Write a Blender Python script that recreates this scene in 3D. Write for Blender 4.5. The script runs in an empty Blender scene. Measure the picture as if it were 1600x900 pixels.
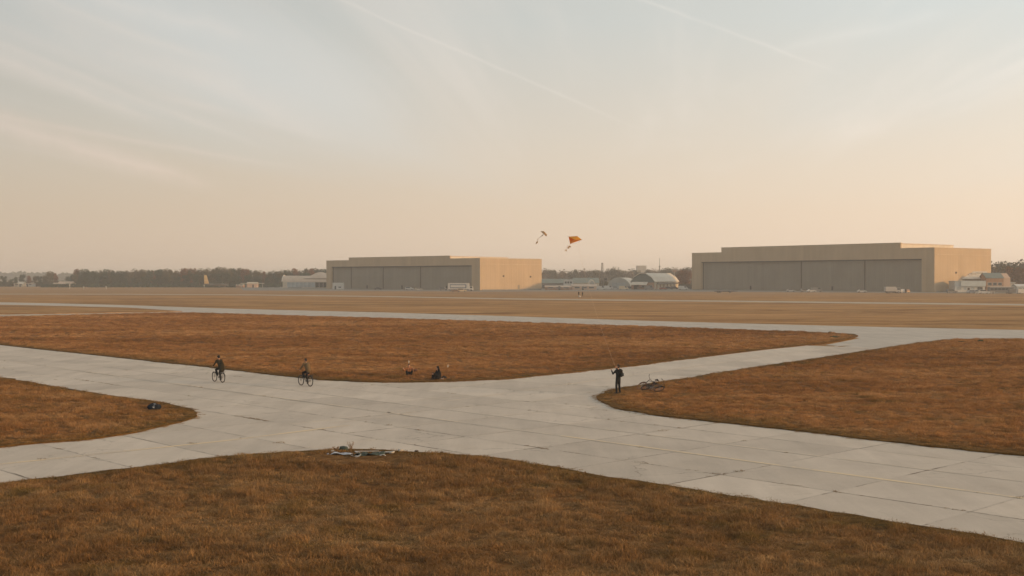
import bpy, bmesh, math, random
import numpy as np
from mathutils import Vector, Matrix

random.seed(7)
rng = np.random.default_rng(11)
scene = bpy.context.scene
COL = scene.collection
R = math.radians

# ------------------------------------------------------------------ camera
F, CAM_H, PITCH = 1855.0, 7.0, math.atan(16 / 1855.0)     # focal length in photo pixels, eye height (m), tilt
cam_d = bpy.data.cameras.new('camera')
cam_d.sensor_width = 36.0
cam_d.lens = 36.0 * F / 1600.0
cam_d.clip_start = 0.1
cam_d.clip_end = 30000
cam = bpy.data.objects.new('camera', cam_d)
COL.objects.link(cam)
cam.location = (0, 0, CAM_H)
cam.rotation_euler = (math.pi / 2 - PITCH, 0, 0)
scene.camera = cam

# ------------------------------------------------------------------ sun, exposure
SUN_EL, SUN_AZ = R(8.5), R(106)             # azimuth clockwise from +Y (the view direction)
SUN = Vector((math.sin(SUN_AZ) * math.cos(SUN_EL), math.cos(SUN_AZ) * math.cos(SUN_EL), math.sin(SUN_EL)))
sun_d = bpy.data.lights.new('sun', 'SUN')
sun_d.energy = 2.15
sun_d.angle = R(0.8)
sun_d.color = (1.0, 0.53, 0.18)
sun = bpy.data.objects.new('sun', sun_d)
COL.objects.link(sun)
sun.rotation_euler = (-SUN).to_track_quat('-Z', 'Y').to_euler()

vs = scene.view_settings
vs.view_transform = 'Standard'
vs.look = 'None'
vs.exposure = 0.50
vs.gamma = 1.0
vs.use_curve_mapping = False
HAZE = 0.00034                          # density of the air, per metre
scene.cycles.use_denoising = True
scene.cycles.use_adaptive_sampling = True
scene.cycles.adaptive_threshold = 0.015
scene.cycles.max_bounces = 5
scene.cycles.diffuse_bounces = 2
scene.cycles.glossy_bounces = 2
scene.cycles.transmission_bounces = 3
scene.cycles.transparent_max_bounces = 6
scene.cycles.volume_bounces = 1
scene.cycles.caustics_reflective = False
scene.cycles.caustics_refractive = False


# ------------------------------------------------------------------ pixel <-> place
def ray(px, py):
    a, b = (px - 800) / F, (450 - py) / F
    return Vector((a, math.cos(PITCH) + b * math.sin(PITCH), -math.sin(PITCH) + b * math.cos(PITCH)))


def G(px, py, z=0.0):
    """ground point seen at a photo position"""
    d = ray(px, py)
    t = (z - CAM_H) / d.z
    return Vector((d.x * t, d.y * t, z))


def at(px, py, Y):
    """point at distance Y seen at a photo position"""
    d = ray(px, py)
    t = Y / d.y
    return Vector((d.x * t, Y, CAM_H + d.z * t))


# ------------------------------------------------------------------ node helpers
class NT:
    def __init__(self, tree):
        self.t = tree
        self.n = tree.nodes
        self.l = tree.links

    def new(self, typ, **kw):
        nd = self.n.new(typ)
        for k, v in kw.items():
            setattr(nd, k, v)
        return nd

    def set(self, sock, v):
        if hasattr(v, 'default_value') or isinstance(v, bpy.types.NodeSocket):
            self.l.new(v, sock)
        else:
            sock.default_value = v

    def math(self, op, a, b=0.0, c=0.0, clamp=False):
        nd = self.new('ShaderNodeMath', operation=op, use_clamp=clamp)
        self.set(nd.inputs[0], a)
        self.set(nd.inputs[1], b)
        self.set(nd.inputs[2], c)
        return nd.outputs[0]

    def vmath(self, op, a, b=(0, 0, 0)):
        nd = self.new('ShaderNodeVectorMath', operation=op)
        self.set(nd.inputs[0], a)
        self.set(nd.inputs[1], b)
        return nd.outputs['Value'] if op in ('DOT_PRODUCT', 'LENGTH') else nd.outputs[0]

    def mix(self, f, a, b, mode='MIX'):
        nd = self.new('ShaderNodeMix', data_type='RGBA', blend_type=mode)
        self.set(nd.inputs[0], f)
        self.set(nd.inputs[6], a if not (isinstance(a, tuple) and len(a) == 3) else a + (1,))
        self.set(nd.inputs[7], b if not (isinstance(b, tuple) and len(b) == 3) else b + (1,))
        return nd.outputs[2]

    def noise(self, vec, scale, detail=3.0, rough=0.55, dist=0.0):
        nd = self.new('ShaderNodeTexNoise')
        if vec is not None:
            self.set(nd.inputs['Vector'], vec)
        nd.inputs['Scale'].default_value = scale
        nd.inputs['Detail'].default_value = detail
        nd.inputs['Roughness'].default_value = rough
        nd.inputs['Distortion'].default_value = dist
        return nd.outputs['Fac']

    def ramp(self, f, stops):
        nd = self.new('ShaderNodeValToRGB')
        el = nd.color_ramp.elements
        while len(el) < len(stops):
            el.new(0.5)
        for e, (p, c) in zip(el, stops):
            e.position = p
            e.color = c if len(c) == 4 else tuple(c) + (1,)
        self.set(nd.inputs[0], f)
        return nd.outputs[0]

    def rangemap(self, v, a, b, c=0.0, d=1.0, smooth=True):
        nd = self.new('ShaderNodeMapRange')
        nd.interpolation_type = 'SMOOTHSTEP' if smooth else 'LINEAR'
        self.set(nd.inputs[0], v)
        nd.inputs[1].default_value = a
        nd.inputs[2].default_value = b
        nd.inputs[3].default_value = c
        nd.inputs[4].default_value = d
        return nd.outputs[0]

    def mapping(self, vec, scale=(1, 1, 1), rot=(0, 0, 0), loc=(0, 0, 0)):
        nd = self.new('ShaderNodeMapping')
        self.set(nd.inputs[0], vec)
        nd.inputs[1].default_value = loc
        nd.inputs[2].default_value = rot
        nd.inputs[3].default_value = scale
        return nd.outputs[0]


# ------------------------------------------------------------------ sky
world = bpy.data.worlds.new('World')
scene.world = world
world.use_nodes = True
wt = NT(world.node_tree)
wt.n.clear()
w_out = wt.new('ShaderNodeOutputWorld')
w_bg = wt.new('ShaderNodeBackground')
w_bg.inputs['Strength'].default_value = 0.1
wt.l.new(w_bg.outputs[0], w_out.inputs[0])
sky = wt.new('ShaderNodeTexSky')
sky.sky_type = 'NISHITA'
sky.sun_disc = False
sky.sun_elevation = SUN_EL
sky.sun_rotation = SUN_AZ
sky.altitude = 50
sky.air_density = 1.0
sky.dust_density = 3.5
sky.ozone_density = 1.0
wdir = wt.new('ShaderNodeTexCoord').outputs['Generated']
wsep = wt.new('ShaderNodeSeparateXYZ')
wt.l.new(wdir, wsep.inputs[0])
elev = wt.math('MAXIMUM', wsep.outputs[2], 0.0)
# a thin even veil of high cloud: peach low down, grey-white above, brighter towards the sun
veil = wt.ramp(elev, [(0.0, (8.2, 6.35, 4.75)), (0.055, (7.5, 6.0, 4.6)), (0.12, (6.75, 5.95, 5.0)),
                      (0.21, (5.75, 5.75, 5.35)), (0.5, (4.6, 4.6, 4.35)), (1.0, (3.9, 3.9, 3.75))])
sunside = wt.vmath('DOT_PRODUCT', wdir, tuple(Vector((SUN.x, SUN.y, 0)).normalized()))
veil_gain = wt.rangemap(sunside, -1.0, 1.0, 0.50, 1.48, smooth=False)
veil_c = wt.mix(1.0, veil, veil_gain, 'MULTIPLY')
base = wt.mix(0.80, sky.outputs[0], veil_c)
# drawn-out cirrus, laid on a flat layer high above so that it runs to a far point
zc = wt.math('MAXIMUM', wsep.outputs[2], 0.02)
fx = wt.math('DIVIDE', wsep.outputs[0], zc)
fy = wt.math('DIVIDE', wsep.outputs[1], zc)
flat = wt.new('ShaderNodeCombineXYZ')
wt.l.new(fx, flat.inputs[0])
wt.l.new(fy, flat.inputs[1])
ANG = math.atan(230 / F)
fl1 = wt.mapping(flat.outputs[0], rot=(0, 0, ANG))
fl2 = wt.mapping(fl1, scale=(0.85, 0.085, 1))
cir = wt.noise(fl2, 1.0, 5, 0.6, 0.5)
cirm = wt.rangemap(cir, 0.44, 0.72)
fade = wt.rangemap(wsep.outputs[2], 0.05, 0.17)
cirm = wt.math('MULTIPLY', cirm, fade)
blue = wt.rangemap(wt.noise(wt.mapping(fl1, scale=(0.35, 0.06, 1), loc=(3, 1, 0)), 1.0, 3, 0.5), 0.48, 0.7)
blue = wt.math('MULTIPLY', wt.math('MULTIPLY', blue, fade), 0.30)
base = wt.mix(blue, base, (4.6, 5.5, 5.9))
base = wt.mix(wt.math('MULTIPLY', cirm, 0.42), base, wt.mix(1.0, (7.2, 6.5, 5.8), veil_gain, 'MULTIPLY'))


def streak(c, p0, p1, width, gain, grow=0.0, col=(7.6, 7.0, 6.3)):
    """an old vapour trail along the great circle through two directions"""
    d0, d1 = ray(*p0).normalized(), ray(*p1).normalized()
    n = d0.cross(d1).normalized()
    e = (d1 - d0).normalized()
    t0, t1 = d0.dot(e), d1.dot(e)
    wob = wt.math('MULTIPLY', wt.math('SUBTRACT', wt.noise(wdir, 14.0, 4, 0.6), 0.5), width * 1.6)
    d = wt.math('ABSOLUTE', wt.math('ADD', wt.vmath('DOT_PRODUCT', wdir, tuple(n)), wob))
    t = wt.vmath('DOT_PRODUCT', wdir, tuple(e))
    w = wt.rangemap(t, t0, t1, width * (1 + grow), width, smooth=False)
    m = wt.math('SUBTRACT', 1.0, wt.math('DIVIDE', d, w), clamp=True)
    m = wt.math('MULTIPLY', m, m)
    L = t1 - t0
    m = wt.math('MULTIPLY', m, wt.rangemap(t, t0 - 0.25 * L, t0 + 0.1 * L))
    m = wt.math('MULTIPLY', m, wt.rangemap(t, t1 - 0.30 * L, t1 + 0.12 * L, 1.0, 0.0))
    m = wt.math('MULTIPLY', m, wt.rangemap(wt.noise(wdir, 22.0, 3, 0.6), 0.25, 0.6, 0.55, 1.0))
    fwd = wt.math('GREATER_THAN', wsep.outputs[1], 0.0)
    m = wt.math('MULTIPLY', m, fwd)
    return wt.mix(wt.math('MULTIPLY', m, gain * (0.72 if width > 0.0035 else 1.1)), c, wt.mix(1.0, col, veil_gain, 'MULTIPLY'))


base = streak(base, (545, 5), (985, 196), 0.0030, 0.20)
base = streak(base, (1003, 0), (1310, 112), 0.0032, 0.17)
base = streak(base, (-20, 88), (260, 192), 0.010, 0.42, 0.5, (8.0, 7.0, 6.1))
base = streak(base, (-20, 188), (330, 285), 0.012, 0.60, 0.8, (8.2, 6.7, 5.7))
base = streak(base, (90, 45), (520, 215), 0.022, 0.34, 0.6, (8.0, 6.9, 6.0))
base = streak(base, (150, -5), (400, 60), 0.014, 0.34, 0.4, (8.0, 7.2, 6.4))
base = streak(base, (-20, 60), (420, 235), 0.006, 0.30, 0.5, (8.0, 7.0, 6.1))
base = streak(base, (40, -10), (360, 105), 0.009, 0.30, 0.5, (8.0, 7.1, 6.2))
base = streak(base, (250, 150), (520, 218), 0.006, 0.22, 0.3, (8.0, 6.9, 6.0))
base = streak(base, (-20, 178), (460, 262), 0.004, 0.30, 0.6, (8.2, 6.8, 5.8))
base = streak(base, (1450, 25), (1200, 85), 0.008, 0.20, 0.6, (7.0, 6.7, 6.2))
wt.l.new(base, w_bg.inputs['Color'])


# ------------------------------------------------------------------ materials
def new_mat(name):
    m = bpy.data.materials.new(name)
    m.use_nodes = True
    nt = NT(m.node_tree)
    return m, nt, nt.n['Principled BSDF']


MATS = {}


def mat(name, col, rough=0.7, var=0.12, scale=2.0, metal=0.0, bump=0.0, spec=0.3):
    """painted, woven or moulded surface with slight blotches in its colour"""
    if name in MATS:
        return MATS[name]
    m, nt, b = new_mat(name)
    co = nt.new('ShaderNodeTexCoord').outputs['Object']
    n = nt.noise(co, scale, 4, 0.6)
    f = nt.rangemap(n, 0.25, 0.75, 1 - var, 1 + var, smooth=False)
    nt.l.new(nt.mix(1.0, tuple(col) + (1,), f, 'MULTIPLY'), b.inputs['Base Color'])
    b.inputs['Roughness'].default_value = rough
    b.inputs['Metallic'].default_value = metal
    b.inputs['Specular IOR Level'].default_value = spec
    if bump:
        bp = nt.new('ShaderNodeBump')
        bp.inputs['Strength'].default_value = bump
        bp.inputs['Distance'].default_value = 0.02
        nt.l.new(nt.noise(co, scale * 8, 3), bp.inputs['Height'])
        nt.l.new(bp.outputs[0], b.inputs['Normal'])
    MATS[name] = m
    return m


def grass_colour(nt, green, tone=None):
    """dry heath grass: broad drifts, small clumps and an olive rim along the verges; from world position"""
    pos = nt.new('ShaderNodeNewGeometry').outputs['Position']
    band = nt.noise(nt.mapping(pos, scale=(0.020, 0.055, 0.02), rot=(0, 0, R(6))), 1.0, 4, 0.6, 0.3)
    mid = nt.noise(nt.mapping(pos, scale=(0.16, 0.30, 0.2)), 1.0, 4, 0.62)
    fine = nt.noise(pos, 1.7, 4, 0.65)
    s = nt.math('ADD', nt.math('MULTIPLY', band, 0.45), nt.math('MULTIPLY', mid, 0.35))
    s = nt.math('ADD', s, nt.math('MULTIPLY', fine, 0.30))
    c = nt.ramp(s, [(0.36, (0.105, 0.058, 0.022)), (0.46, (0.195, 0.106, 0.042)), (0.54, (0.270, 0.152, 0.062)),
                    (0.62, (0.345, 0.214, 0.096)), (0.73, (0.43, 0.305, 0.165))])
    if tone is not None:
        c = nt.mix(tone, c, nt.mix(1.0, c, (1.34, 1.20, 1.12), 'MULTIPLY'))
    straw = nt.rangemap(nt.noise(nt.mapping(pos, loc=(17, 31, 0), scale=(0.30, 0.55, 0.3)), 1.0, 5, 0.7), 0.52, 0.70)
    c = nt.mix(nt.math('MULTIPLY', straw, 0.45), c, (0.44, 0.290, 0.140))
    olive = nt.rangemap(nt.noise(pos, 0.55, 3, 0.6), 0.47, 0.70)
    patch = nt.rangemap(nt.noise(nt.mapping(pos, loc=(40, 9, 0)), 0.16, 2, 0.5), 0.42, 0.64)
    g = nt.math('ADD', nt.math('MULTIPLY', green, 0.75), nt.math('MULTIPLY', nt.math('MULTIPLY', olive, patch), 0.75), clamp=True)
    return nt.mix(g, c, nt.mix(fine, (0.11, 0.072, 0.020), (0.23, 0.155, 0.048)))


def make_grass_mats():
    # sheet of thatch under the blades
    m, nt, b = new_mat('grass_thatch')
    at_ = nt.new('ShaderNodeAttribute', attribute_name='rim')
    at2 = nt.new('ShaderNodeAttribute', attribute_name='tone')
    c = grass_colour(nt, at_.outputs['Fac'], at2.outputs['Fac'])
    pos = nt.new('ShaderNodeNewGeometry').outputs['Position']
    c = nt.mix(1.0, c, nt.rangemap(nt.noise(pos, 3.2, 4, 0.7), 0.3, 0.7, 0.28, 0.66), 'MULTIPLY')  # darkened for bare soil and for shade between the tufts, put into the colour
    c = nt.mix(1.0, c, (1.12, 0.98, 0.80), 'MULTIPLY')
    nt.l.new(c, b.inputs['Base Color'])
    b.inputs['Roughness'].default_value = 0.95
    b.inputs['Specular IOR Level'].default_value = 0.05
    bp = nt.new('ShaderNodeBump')
    bp.inputs['Strength'].default_value = 0.8
    bp.inputs['Distance'].default_value = 0.12
    nt.l.new(nt.noise(pos, 4.0, 5, 0.7), bp.inputs['Height'])
    nt.l.new(bp.outputs[0], b.inputs['Normal'])
    MATS['thatch'] = m
    # blades
    m, nt, b = new_mat('dry_grass')
    at_ = nt.new('ShaderNodeAttribute', attribute_name='rim', attribute_type='INSTANCER')
    at2 = nt.new('ShaderNodeAttribute', attribute_name='tone', attribute_type='INSTANCER')
    c = grass_colour(nt, at_.outputs['Fac'], at2.outputs['Fac'])
    rnd = nt.new('ShaderNodeObjectInfo').outputs['Random']
    c = nt.mix(1.0, c, nt.rangemap(rnd, 0, 1, 0.78, 1.25, smooth=False), 'MULTIPLY')
    isl = nt.new('ShaderNodeNewGeometry').outputs['Random Per Island']
    c = nt.mix(1.0, c, nt.rangemap(isl, 0, 1, 0.72, 1.32, smooth=False), 'MULTIPLY')
    nt.l.new(c, b.inputs['Base Color'])
    b.inputs['Roughness'].default_value = 0.85
    b.inputs['Specular IOR Level'].default_value = 0.1
    tr = nt.new('ShaderNodeBsdfTranslucent')
    nt.l.new(c, tr.inputs[0])
    mx = nt.new('ShaderNodeMixShader')
    mx.inputs[0].default_value = 0.25
    nt.l.new(b.outputs[0], mx.inputs[1])
    nt.l.new(tr.outputs[0], mx.inputs[2])
    nt.l.new(mx.outputs[0], nt.n['Material Output'].inputs[0])
    MATS['blade'] = m
    # far fields, mown and worn, seen at a slant
    m, nt, b = new_mat('far_field_grass')
    pos = nt.new('ShaderNodeNewGeometry').outputs['Position']
    c = grass_colour(nt, 0.0)
    st = nt.noise(nt.mapping(pos, scale=(0.006, 0.045, 0.01), rot=(0, 0, R(8))), 1.0, 4, 0.65, 0.4)
    st2 = nt.noise(nt.mapping(pos, scale=(0.035, 0.13, 0.01), rot=(0, 0, R(-20))), 1.0, 6, 0.75, 1.2)
    c = nt.mix(nt.rangemap(st, 0.42, 0.60, 0, 0.65), c, (0.42, 0.235, 0.098))
    c = nt.mix(nt.rangemap(st2, 0.48, 0.62, 0, 0.6), c, (0.50, 0.290, 0.125))
    c = nt.mix(nt.rangemap(st2, 0.50, 0.38, 0, 0.65), c, (0.165, 0.078, 0.030))
    c = nt.mix(nt.rangemap(st, 0.40, 0.28, 0, 0.5), c, (0.10, 0.055, 0.026))
    sep = nt.new('ShaderNodeSeparateXYZ')
    nt.l.new(pos, sep.inputs[0])
    worn = nt.noise(nt.mapping(pos, scale=(0.004, 0.02, 0.01), rot=(0, 0, R(5)), loc=(5, 5, 0)), 1.0, 3, 0.6)
    wy = nt.math('MULTIPLY', nt.rangemap(sep.outputs[1], 420, 560), nt.rangemap(worn, 0.35, 0.6, 0.45, 0.95))
    c = nt.mix(nt.math('MULTIPLY', wy, 0.8), c, (0.29, 0.190, 0.108))
    nt.l.new(c, b.inputs['Base Color'])
    b.inputs['Roughness'].default_value = 0.95
    b.inputs['Specular IOR Level'].default_value = 0.05
    bp = nt.new('ShaderNodeBump')
    bp.inputs['Strength'].default_value = 0.7
    bp.inputs['Distance'].default_value = 0.2
    nt.l.new(nt.noise(pos, 2.0, 4, 0.7), bp.inputs['Height'])
    nt.l.new(bp.outputs[0], b.inputs['Normal'])
    MATS['far_field'] = m


make_grass_mats()


def make_concrete(name, tint=(0.505, 0.445, 0.37), joints=None):
    m, nt, b = new_mat(name)
    pos = nt.new('ShaderNodeNewGeometry').outputs['Position']
    rnd = nt.new('ShaderNodeObjectInfo').outputs['Random']
    big = nt.noise(pos, 0.22, 4, 0.6)
    drag = nt.noise(nt.mapping(pos, scale=(0.9, 0.10, 1), rot=(0, 0, R(46.7))), 1.0, 4, 0.65)
    fine = nt.noise(pos, 9.0, 5, 0.7)
    f = nt.math('ADD', nt.math('MULTIPLY', nt.math('SUBTRACT', big, 0.5), 0.42), nt.math('MULTIPLY', nt.math('SUBTRACT', drag, 0.5), 0.42))
    f = nt.math('ADD', f, nt.math('MULTIPLY', nt.math('SUBTRACT', fine, 0.5), 0.22))
    f = nt.math('ADD', f, nt.math('MULTIPLY', nt.math('SUBTRACT', rnd, 0.5), 0.18))
    f = nt.math('ADD', f, 1.0)
    c = nt.mix(1.0, tuple(tint) + (1,), f, 'MULTIPLY')
    # oil and mud marks
    spots = nt.rangemap(nt.noise(nt.mapping(pos, scale=(0.55, 1.3, 1), rot=(0, 0, R(20))), 1.0, 5, 0.7), 0.60, 0.78)
    c = nt.mix(nt.math('MULTIPLY', spots, 0.45), c, (0.17, 0.14, 0.105))
    warm = nt.rangemap(nt.noise(nt.mapping(pos, loc=(9, 2, 0)), 0.4, 4, 0.6), 0.5, 0.75)
    c = nt.mix(nt.math('MULTIPLY', warm, 0.22), c, (0.43, 0.36, 0.27))
    # hairline cracks
    vor = nt.new('ShaderNodeTexVoronoi', feature='DISTANCE_TO_EDGE')
    wv = nt.vmath('ADD', nt.mapping(pos, scale=(0.16, 0.16, 0.16)), nt.vmath('SCALE', pos, (0, 0, 0)))
    nz = nt.new('ShaderNodeTexNoise')
    nt.l.new(pos, nz.inputs['Vector'])
    nz.inputs['Scale'].default_value = 0.9
    nz.inputs['Detail'].default_value = 5
    dv = nt.new('ShaderNodeVectorMath', operation='MULTIPLY_ADD')
    nt.l.new(nz.outputs['Color'], dv.inputs[0])
    dv.inputs[1].default_value = (0.35, 0.35, 0)
    nt.l.new(nt.mapping(pos, scale=(0.16, 0.16, 0)), dv.inputs[2])
    nt.l.new(dv.outputs[0], vor.inputs['Vector'])
    vor.inputs['Scale'].default_value = 1.0
    cr = nt.rangemap(vor.outputs['Distance'], 0.0, 0.006, 1.0, 0.0)
    crm = nt.rangemap(nt.noise(pos, 0.13, 2, 0.5), 0.5, 0.62)
    c = nt.mix(nt.math('MULTIPLY', nt.math('MULTIPLY', cr, crm), 0.5), c, (0.10, 0.085, 0.065))
    nt.l.new(c, b.inputs['Base Color'])
    b.inputs['Roughness'].default_value = 0.8
    b.inputs['Specular IOR Level'].default_value = 0.25
    bp = nt.new('ShaderNodeBump')
    bp.inputs['Strength'].default_value = 0.25
    bp.inputs['Distance'].default_value = 0.01
    nt.l.new(fine, bp.inputs['Height'])
    nt.l.new(bp.outputs[0], b.inputs['Normal'])
    MATS[name] = m
    return m


make_concrete('concrete')
make_concrete('runway_concrete', (0.47, 0.43, 0.37))
mat('soil', (0.085, 0.062, 0.042), 0.95, 0.4, 3.0, bump=0.6, spec=0.05)
mat('path', (0.40, 0.34, 0.26), 0.9, 0.2, 0.2)
mat('apron', (0.19, 0.175, 0.145), 0.85, 0.2, 0.05)


def make_paint(name, col, keep):
    """road paint worn through to the concrete"""
    m, nt, b = new_mat(name)
    pos = nt.new('ShaderNodeNewGeometry').outputs['Position']
    w = nt.rangemap(nt.math('ADD', nt.math('MULTIPLY', nt.noise(pos, 0.35, 3, 0.6), 0.6), nt.math('MULTIPLY', nt.noise(pos, 6.0, 5, 0.7), 0.4)), keep - 0.1, keep + 0.1)
    c = nt.mix(w, (0.49, 0.435, 0.365), col)
    nt.l.new(c, b.inputs['Base Color'])
    b.inputs['Roughness'].default_value = 0.8
    b.inputs['Specular IOR Level'].default_value = 0.2
    MATS[name] = m


def make_seal():
    m, nt, b = new_mat('joint_seal')
    pos = nt.new('ShaderNodeNewGeometry').outputs['Position']
    w = nt.rangemap(nt.math('ADD', nt.math('MULTIPLY', nt.noise(pos, 0.5, 2, 0.5), 0.55), nt.math('MULTIPLY', nt.noise(pos, 4.0, 5, 0.75), 0.45)), 0.46, 0.60)
    nt.l.new(nt.mix(w, (0.48, 0.425, 0.355), (0.15, 0.118, 0.085)), b.inputs['Base Color'])
    b.inputs['Roughness'].default_value = 0.9
    MATS['joint_seal'] = m


make_seal()
make_paint('paint_yellow', (0.66, 0.535, 0.355), 0.47)
make_paint('paint_faded', (0.62, 0.525, 0.40), 0.52)


# ------------------------------------------------------------------ mesh builder
class MB:
    def __init__(self):
        self.v, self.f = [], []

    def add(self, verts, faces):
        o = len(self.v)
        self.v += [tuple(p) for p in verts]
        self.f += [tuple(i + o for i in q) for q in faces]
        return self

    def box(self, x0, x1, y0, y1, z0, z1):
        return self.add([(x0, y0, z0), (x1, y0, z0), (x1, y1, z0), (x0, y1, z0), (x0, y0, z1), (x1, y0, z1), (x1, y1, z1), (x0, y1, z1)],
                        [(0, 3, 2, 1), (4, 5, 6, 7), (0, 1, 5, 4), (1, 2, 6, 5), (2, 3, 7, 6), (3, 0, 4, 7)])

    def prism(self, prof, axis, a, b):
        """closed profile of 2-D points pushed along an axis ('x': profile is y,z; 'y': profile is x,z; 'z': x,y)"""
        def p(q, t):
            return {'x': (t, q[0], q[1]), 'y': (q[0], t, q[1]), 'z': (q[0], q[1], t)}[axis]
        n = len(prof)
        vs_ = [p(q, a) for q in prof] + [p(q, b) for q in prof]
        return self.add(vs_, [tuple(range(n)), tuple(range(2 * n - 1, n - 1, -1))] + [(i, i + n, (i + 1) % n + n, (i + 1) % n) for i in range(n)])

    def tube(self, pts, rad, n=8, cap=True):
        pts = [Vector(p) for p in pts]
        if not isinstance(rad, (list, tuple)):
            rad = [rad] * len(pts)
        vs_, up = [], None
        for i, p in enumerate(pts):
            d = (pts[min(i + 1, len(pts) - 1)] - pts[max(i - 1, 0)]).normalized()
            if up is None:
                up = d.orthogonal().normalized()
            up = (up - d * up.dot(d)).normalized()
            s = d.cross(up)
            for k in range(n):
                a = 2 * math.pi * k / n
                vs_.append(p + (up * math.cos(a) + s * math.sin(a)) * rad[i])
        fs = []
        for i in range(len(pts) - 1):
            for k in range(n):
                fs.append((i * n + k, i * n + (k + 1) % n, (i + 1) * n + (k + 1) % n, (i + 1) * n + k))
        if cap:
            fs.append(tuple(range(n - 1, -1, -1)))
            fs.append(tuple(range((len(pts) - 1) * n, len(pts) * n)))
        return self.add(vs_, fs)

    def torus(self, r, t, n=28, m=8, axis='x', c=(0, 0, 0), ts=1.0):
        vs_, fs = [], []
        for i in range(n):
            a = 2 * math.pi * i / n
            for k in range(m):
                b = 2 * math.pi * k / m
                rr, w = r + t * math.cos(b), t * ts * math.sin(b)
                vs_.append((c[0] + w, c[1] + rr * math.cos(a), c[2] + rr * math.sin(a)))
        for i in range(n):
            for k in range(m):
                fs.append((i * m + k, ((i + 1) % n) * m + k, ((i + 1) % n) * m + (k + 1) % m, i * m + (k + 1) % m))
        return self.add(vs_, fs)

    def ball(self, c, r, nu=10, nv=7):
        if not isinstance(r, (tuple, list)):
            r = (r, r, r)
        vs_ = [(c[0], c[1], c[2] - r[2])]
        for j in range(1, nv):
            ph = -math.pi / 2 + math.pi * j / nv
            for i in range(nu):
                a = 2 * math.pi * i / nu
                vs_.append((c[0] + r[0] * math.cos(ph) * math.cos(a), c[1] + r[1] * math.cos(ph) * math.sin(a), c[2] + r[2] * math.sin(ph)))
        vs_.append((c[0], c[1], c[2] + r[2]))
        fs = [(0, 1 + (i + 1) % nu, 1 + i) for i in range(nu)]
        for j in range(nv - 2):
            for i in range(nu):
                a, b = 1 + j * nu + i, 1 + j * nu + (i + 1) % nu
                fs.append((a, b, b + nu, a + nu))
        o = 1 + (nv - 2) * nu
        fs += [(o + i, o + (i + 1) % nu, len(vs_) - 1) for i in range(nu)]
        return self.add(vs_, fs)

    def mesh(self, name, material=None, smooth=False):
        me = bpy.data.meshes.new(name)
        me.from_pydata(self.v, [], self.f)
        bm = bmesh.new()
        bm.from_mesh(me)
        bmesh.ops.recalc_face_normals(bm, faces=bm.faces)
        bm.to_mesh(me)
        bm.free()
        if material is not None:
            me.materials.append(MATS[material] if isinstance(material, str) else material)
        if smooth:
            me.polygons.foreach_set('use_smooth', [True] * len(me.polygons))
        return me

    def build(self, name, material, parent=None, smooth=False):
        return link(name, self.mesh(name, material, smooth), parent)


def link(name, data, parent=None):
    o = bpy.data.objects.new(name, data)
    COL.objects.link(o)
    if parent is not None:
        o.parent = parent
    return o


def tag(o, label=None, cat=None, group=None, kind=None):
    if label:
        o['label'] = label
    if cat:
        o['category'] = cat
    if group:
        o['group'] = group
    if kind:
        o['kind'] = kind
    return o


def thing(name, label, cat, loc=(0, 0, 0), rz=0.0, group=None):
    o = link(name, None)
    o.location = loc
    o.rotation_euler = (0, 0, rz)
    return tag(o, label, cat, group)


# ------------------------------------------------------------------ the ground plan
UA = R(-46.7)
dA = Vector((math.cos(UA), math.sin(UA), 0))            # along the wide taxiway
nA = Vector((-math.sin(UA), math.cos(UA), 0))           # across it


def UV(u, v, z=0.0):
    p = dA * u + nA * v
    return Vector((p.x, p.y, z))


UB = R(54.5)
dB = Vector((math.cos(UB), math.sin(UB), 0))
nB = Vector((math.sin(UB), -math.cos(UB), 0))


def gpts(L):
    return [G(x, y).to_2d() for x, y in L]


def ext(p, q, L):
    """go on from q in the direction p->q"""
    d = (q - p).normalized()
    return q + d * L


near_top = gpts([(0, 758), (120, 743), (250, 728), (325, 718), (400, 711), (475, 707), (545, 704), (600, 705), (650, 708), (750, 714), (800, 721),
                 (850, 729), (900, 738), (1000, 753), (1100, 770), (1200, 787), (1300, 803), (1425, 823), (1600, 852)])
near_field = [ext(near_top[1], near_top[0], 34)] + near_top + [ext(near_top[-2], near_top[-1], 26), Vector((34, -6)), Vector((-42, -6))]
left_up = gpts([(0, 590), (62, 601), (125, 613), (185, 621), (225, 626), (265, 632), (295, 639), (309, 646), (307, 651), (300, 655),
                (275, 662), (225, 673), (175, 682), (112, 690), (65, 693), (0, 700)])
left_field = [ext(left_up[1], left_up[0], 150)] + left_up + [ext(left_up[-2], left_up[-1], 40), Vector((-170, 20))]
mid_low = gpts([(0, 539), (62, 546), (125, 552.5), (212, 562), (325, 574), (400, 583), (462, 590), (500, 594), (550, 596.5), (625, 598), (700, 596.5),
                (800, 592), (900, 582), (1000, 571), (1100, 558), (1200, 546), (1250, 541), (1300, 535), (1330, 529.5), (1341, 525), (1335, 522.5),
                (1300, 520.5), (1200, 517), (1100, 513.5), (1000, 510), (900, 507), (800, 503.5), (600, 497.5), (400, 492), (300, 488.5),
                (200, 490.5), (100, 493), (0, 495.5)])
mid_field = [ext(mid_low[1], mid_low[0], 90)] + mid_low + [ext(mid_low[-2], mid_low[-1], 80)]
right_up = gpts([(1600, 530), (1525, 530), (1475, 531.5), (1430, 537), (1375, 545), (1300, 557), (1200, 571.5), (1100, 587), (1050, 594.5), (990, 604),
                 (950, 611.5), (936, 617), (932, 622), (940, 629), (955, 635), (975, 641), (1025, 650), (1100, 658), (1200, 669), (1300, 680.5),
                 (1400, 692), (1500, 703), (1600, 713)])
right_field = [ext(right_up[1], right_up[0], 60)] + right_up + [ext(right_up[-2], right_up[-1], 60), Vector((150, 30)), Vector((150, 120))]
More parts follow.
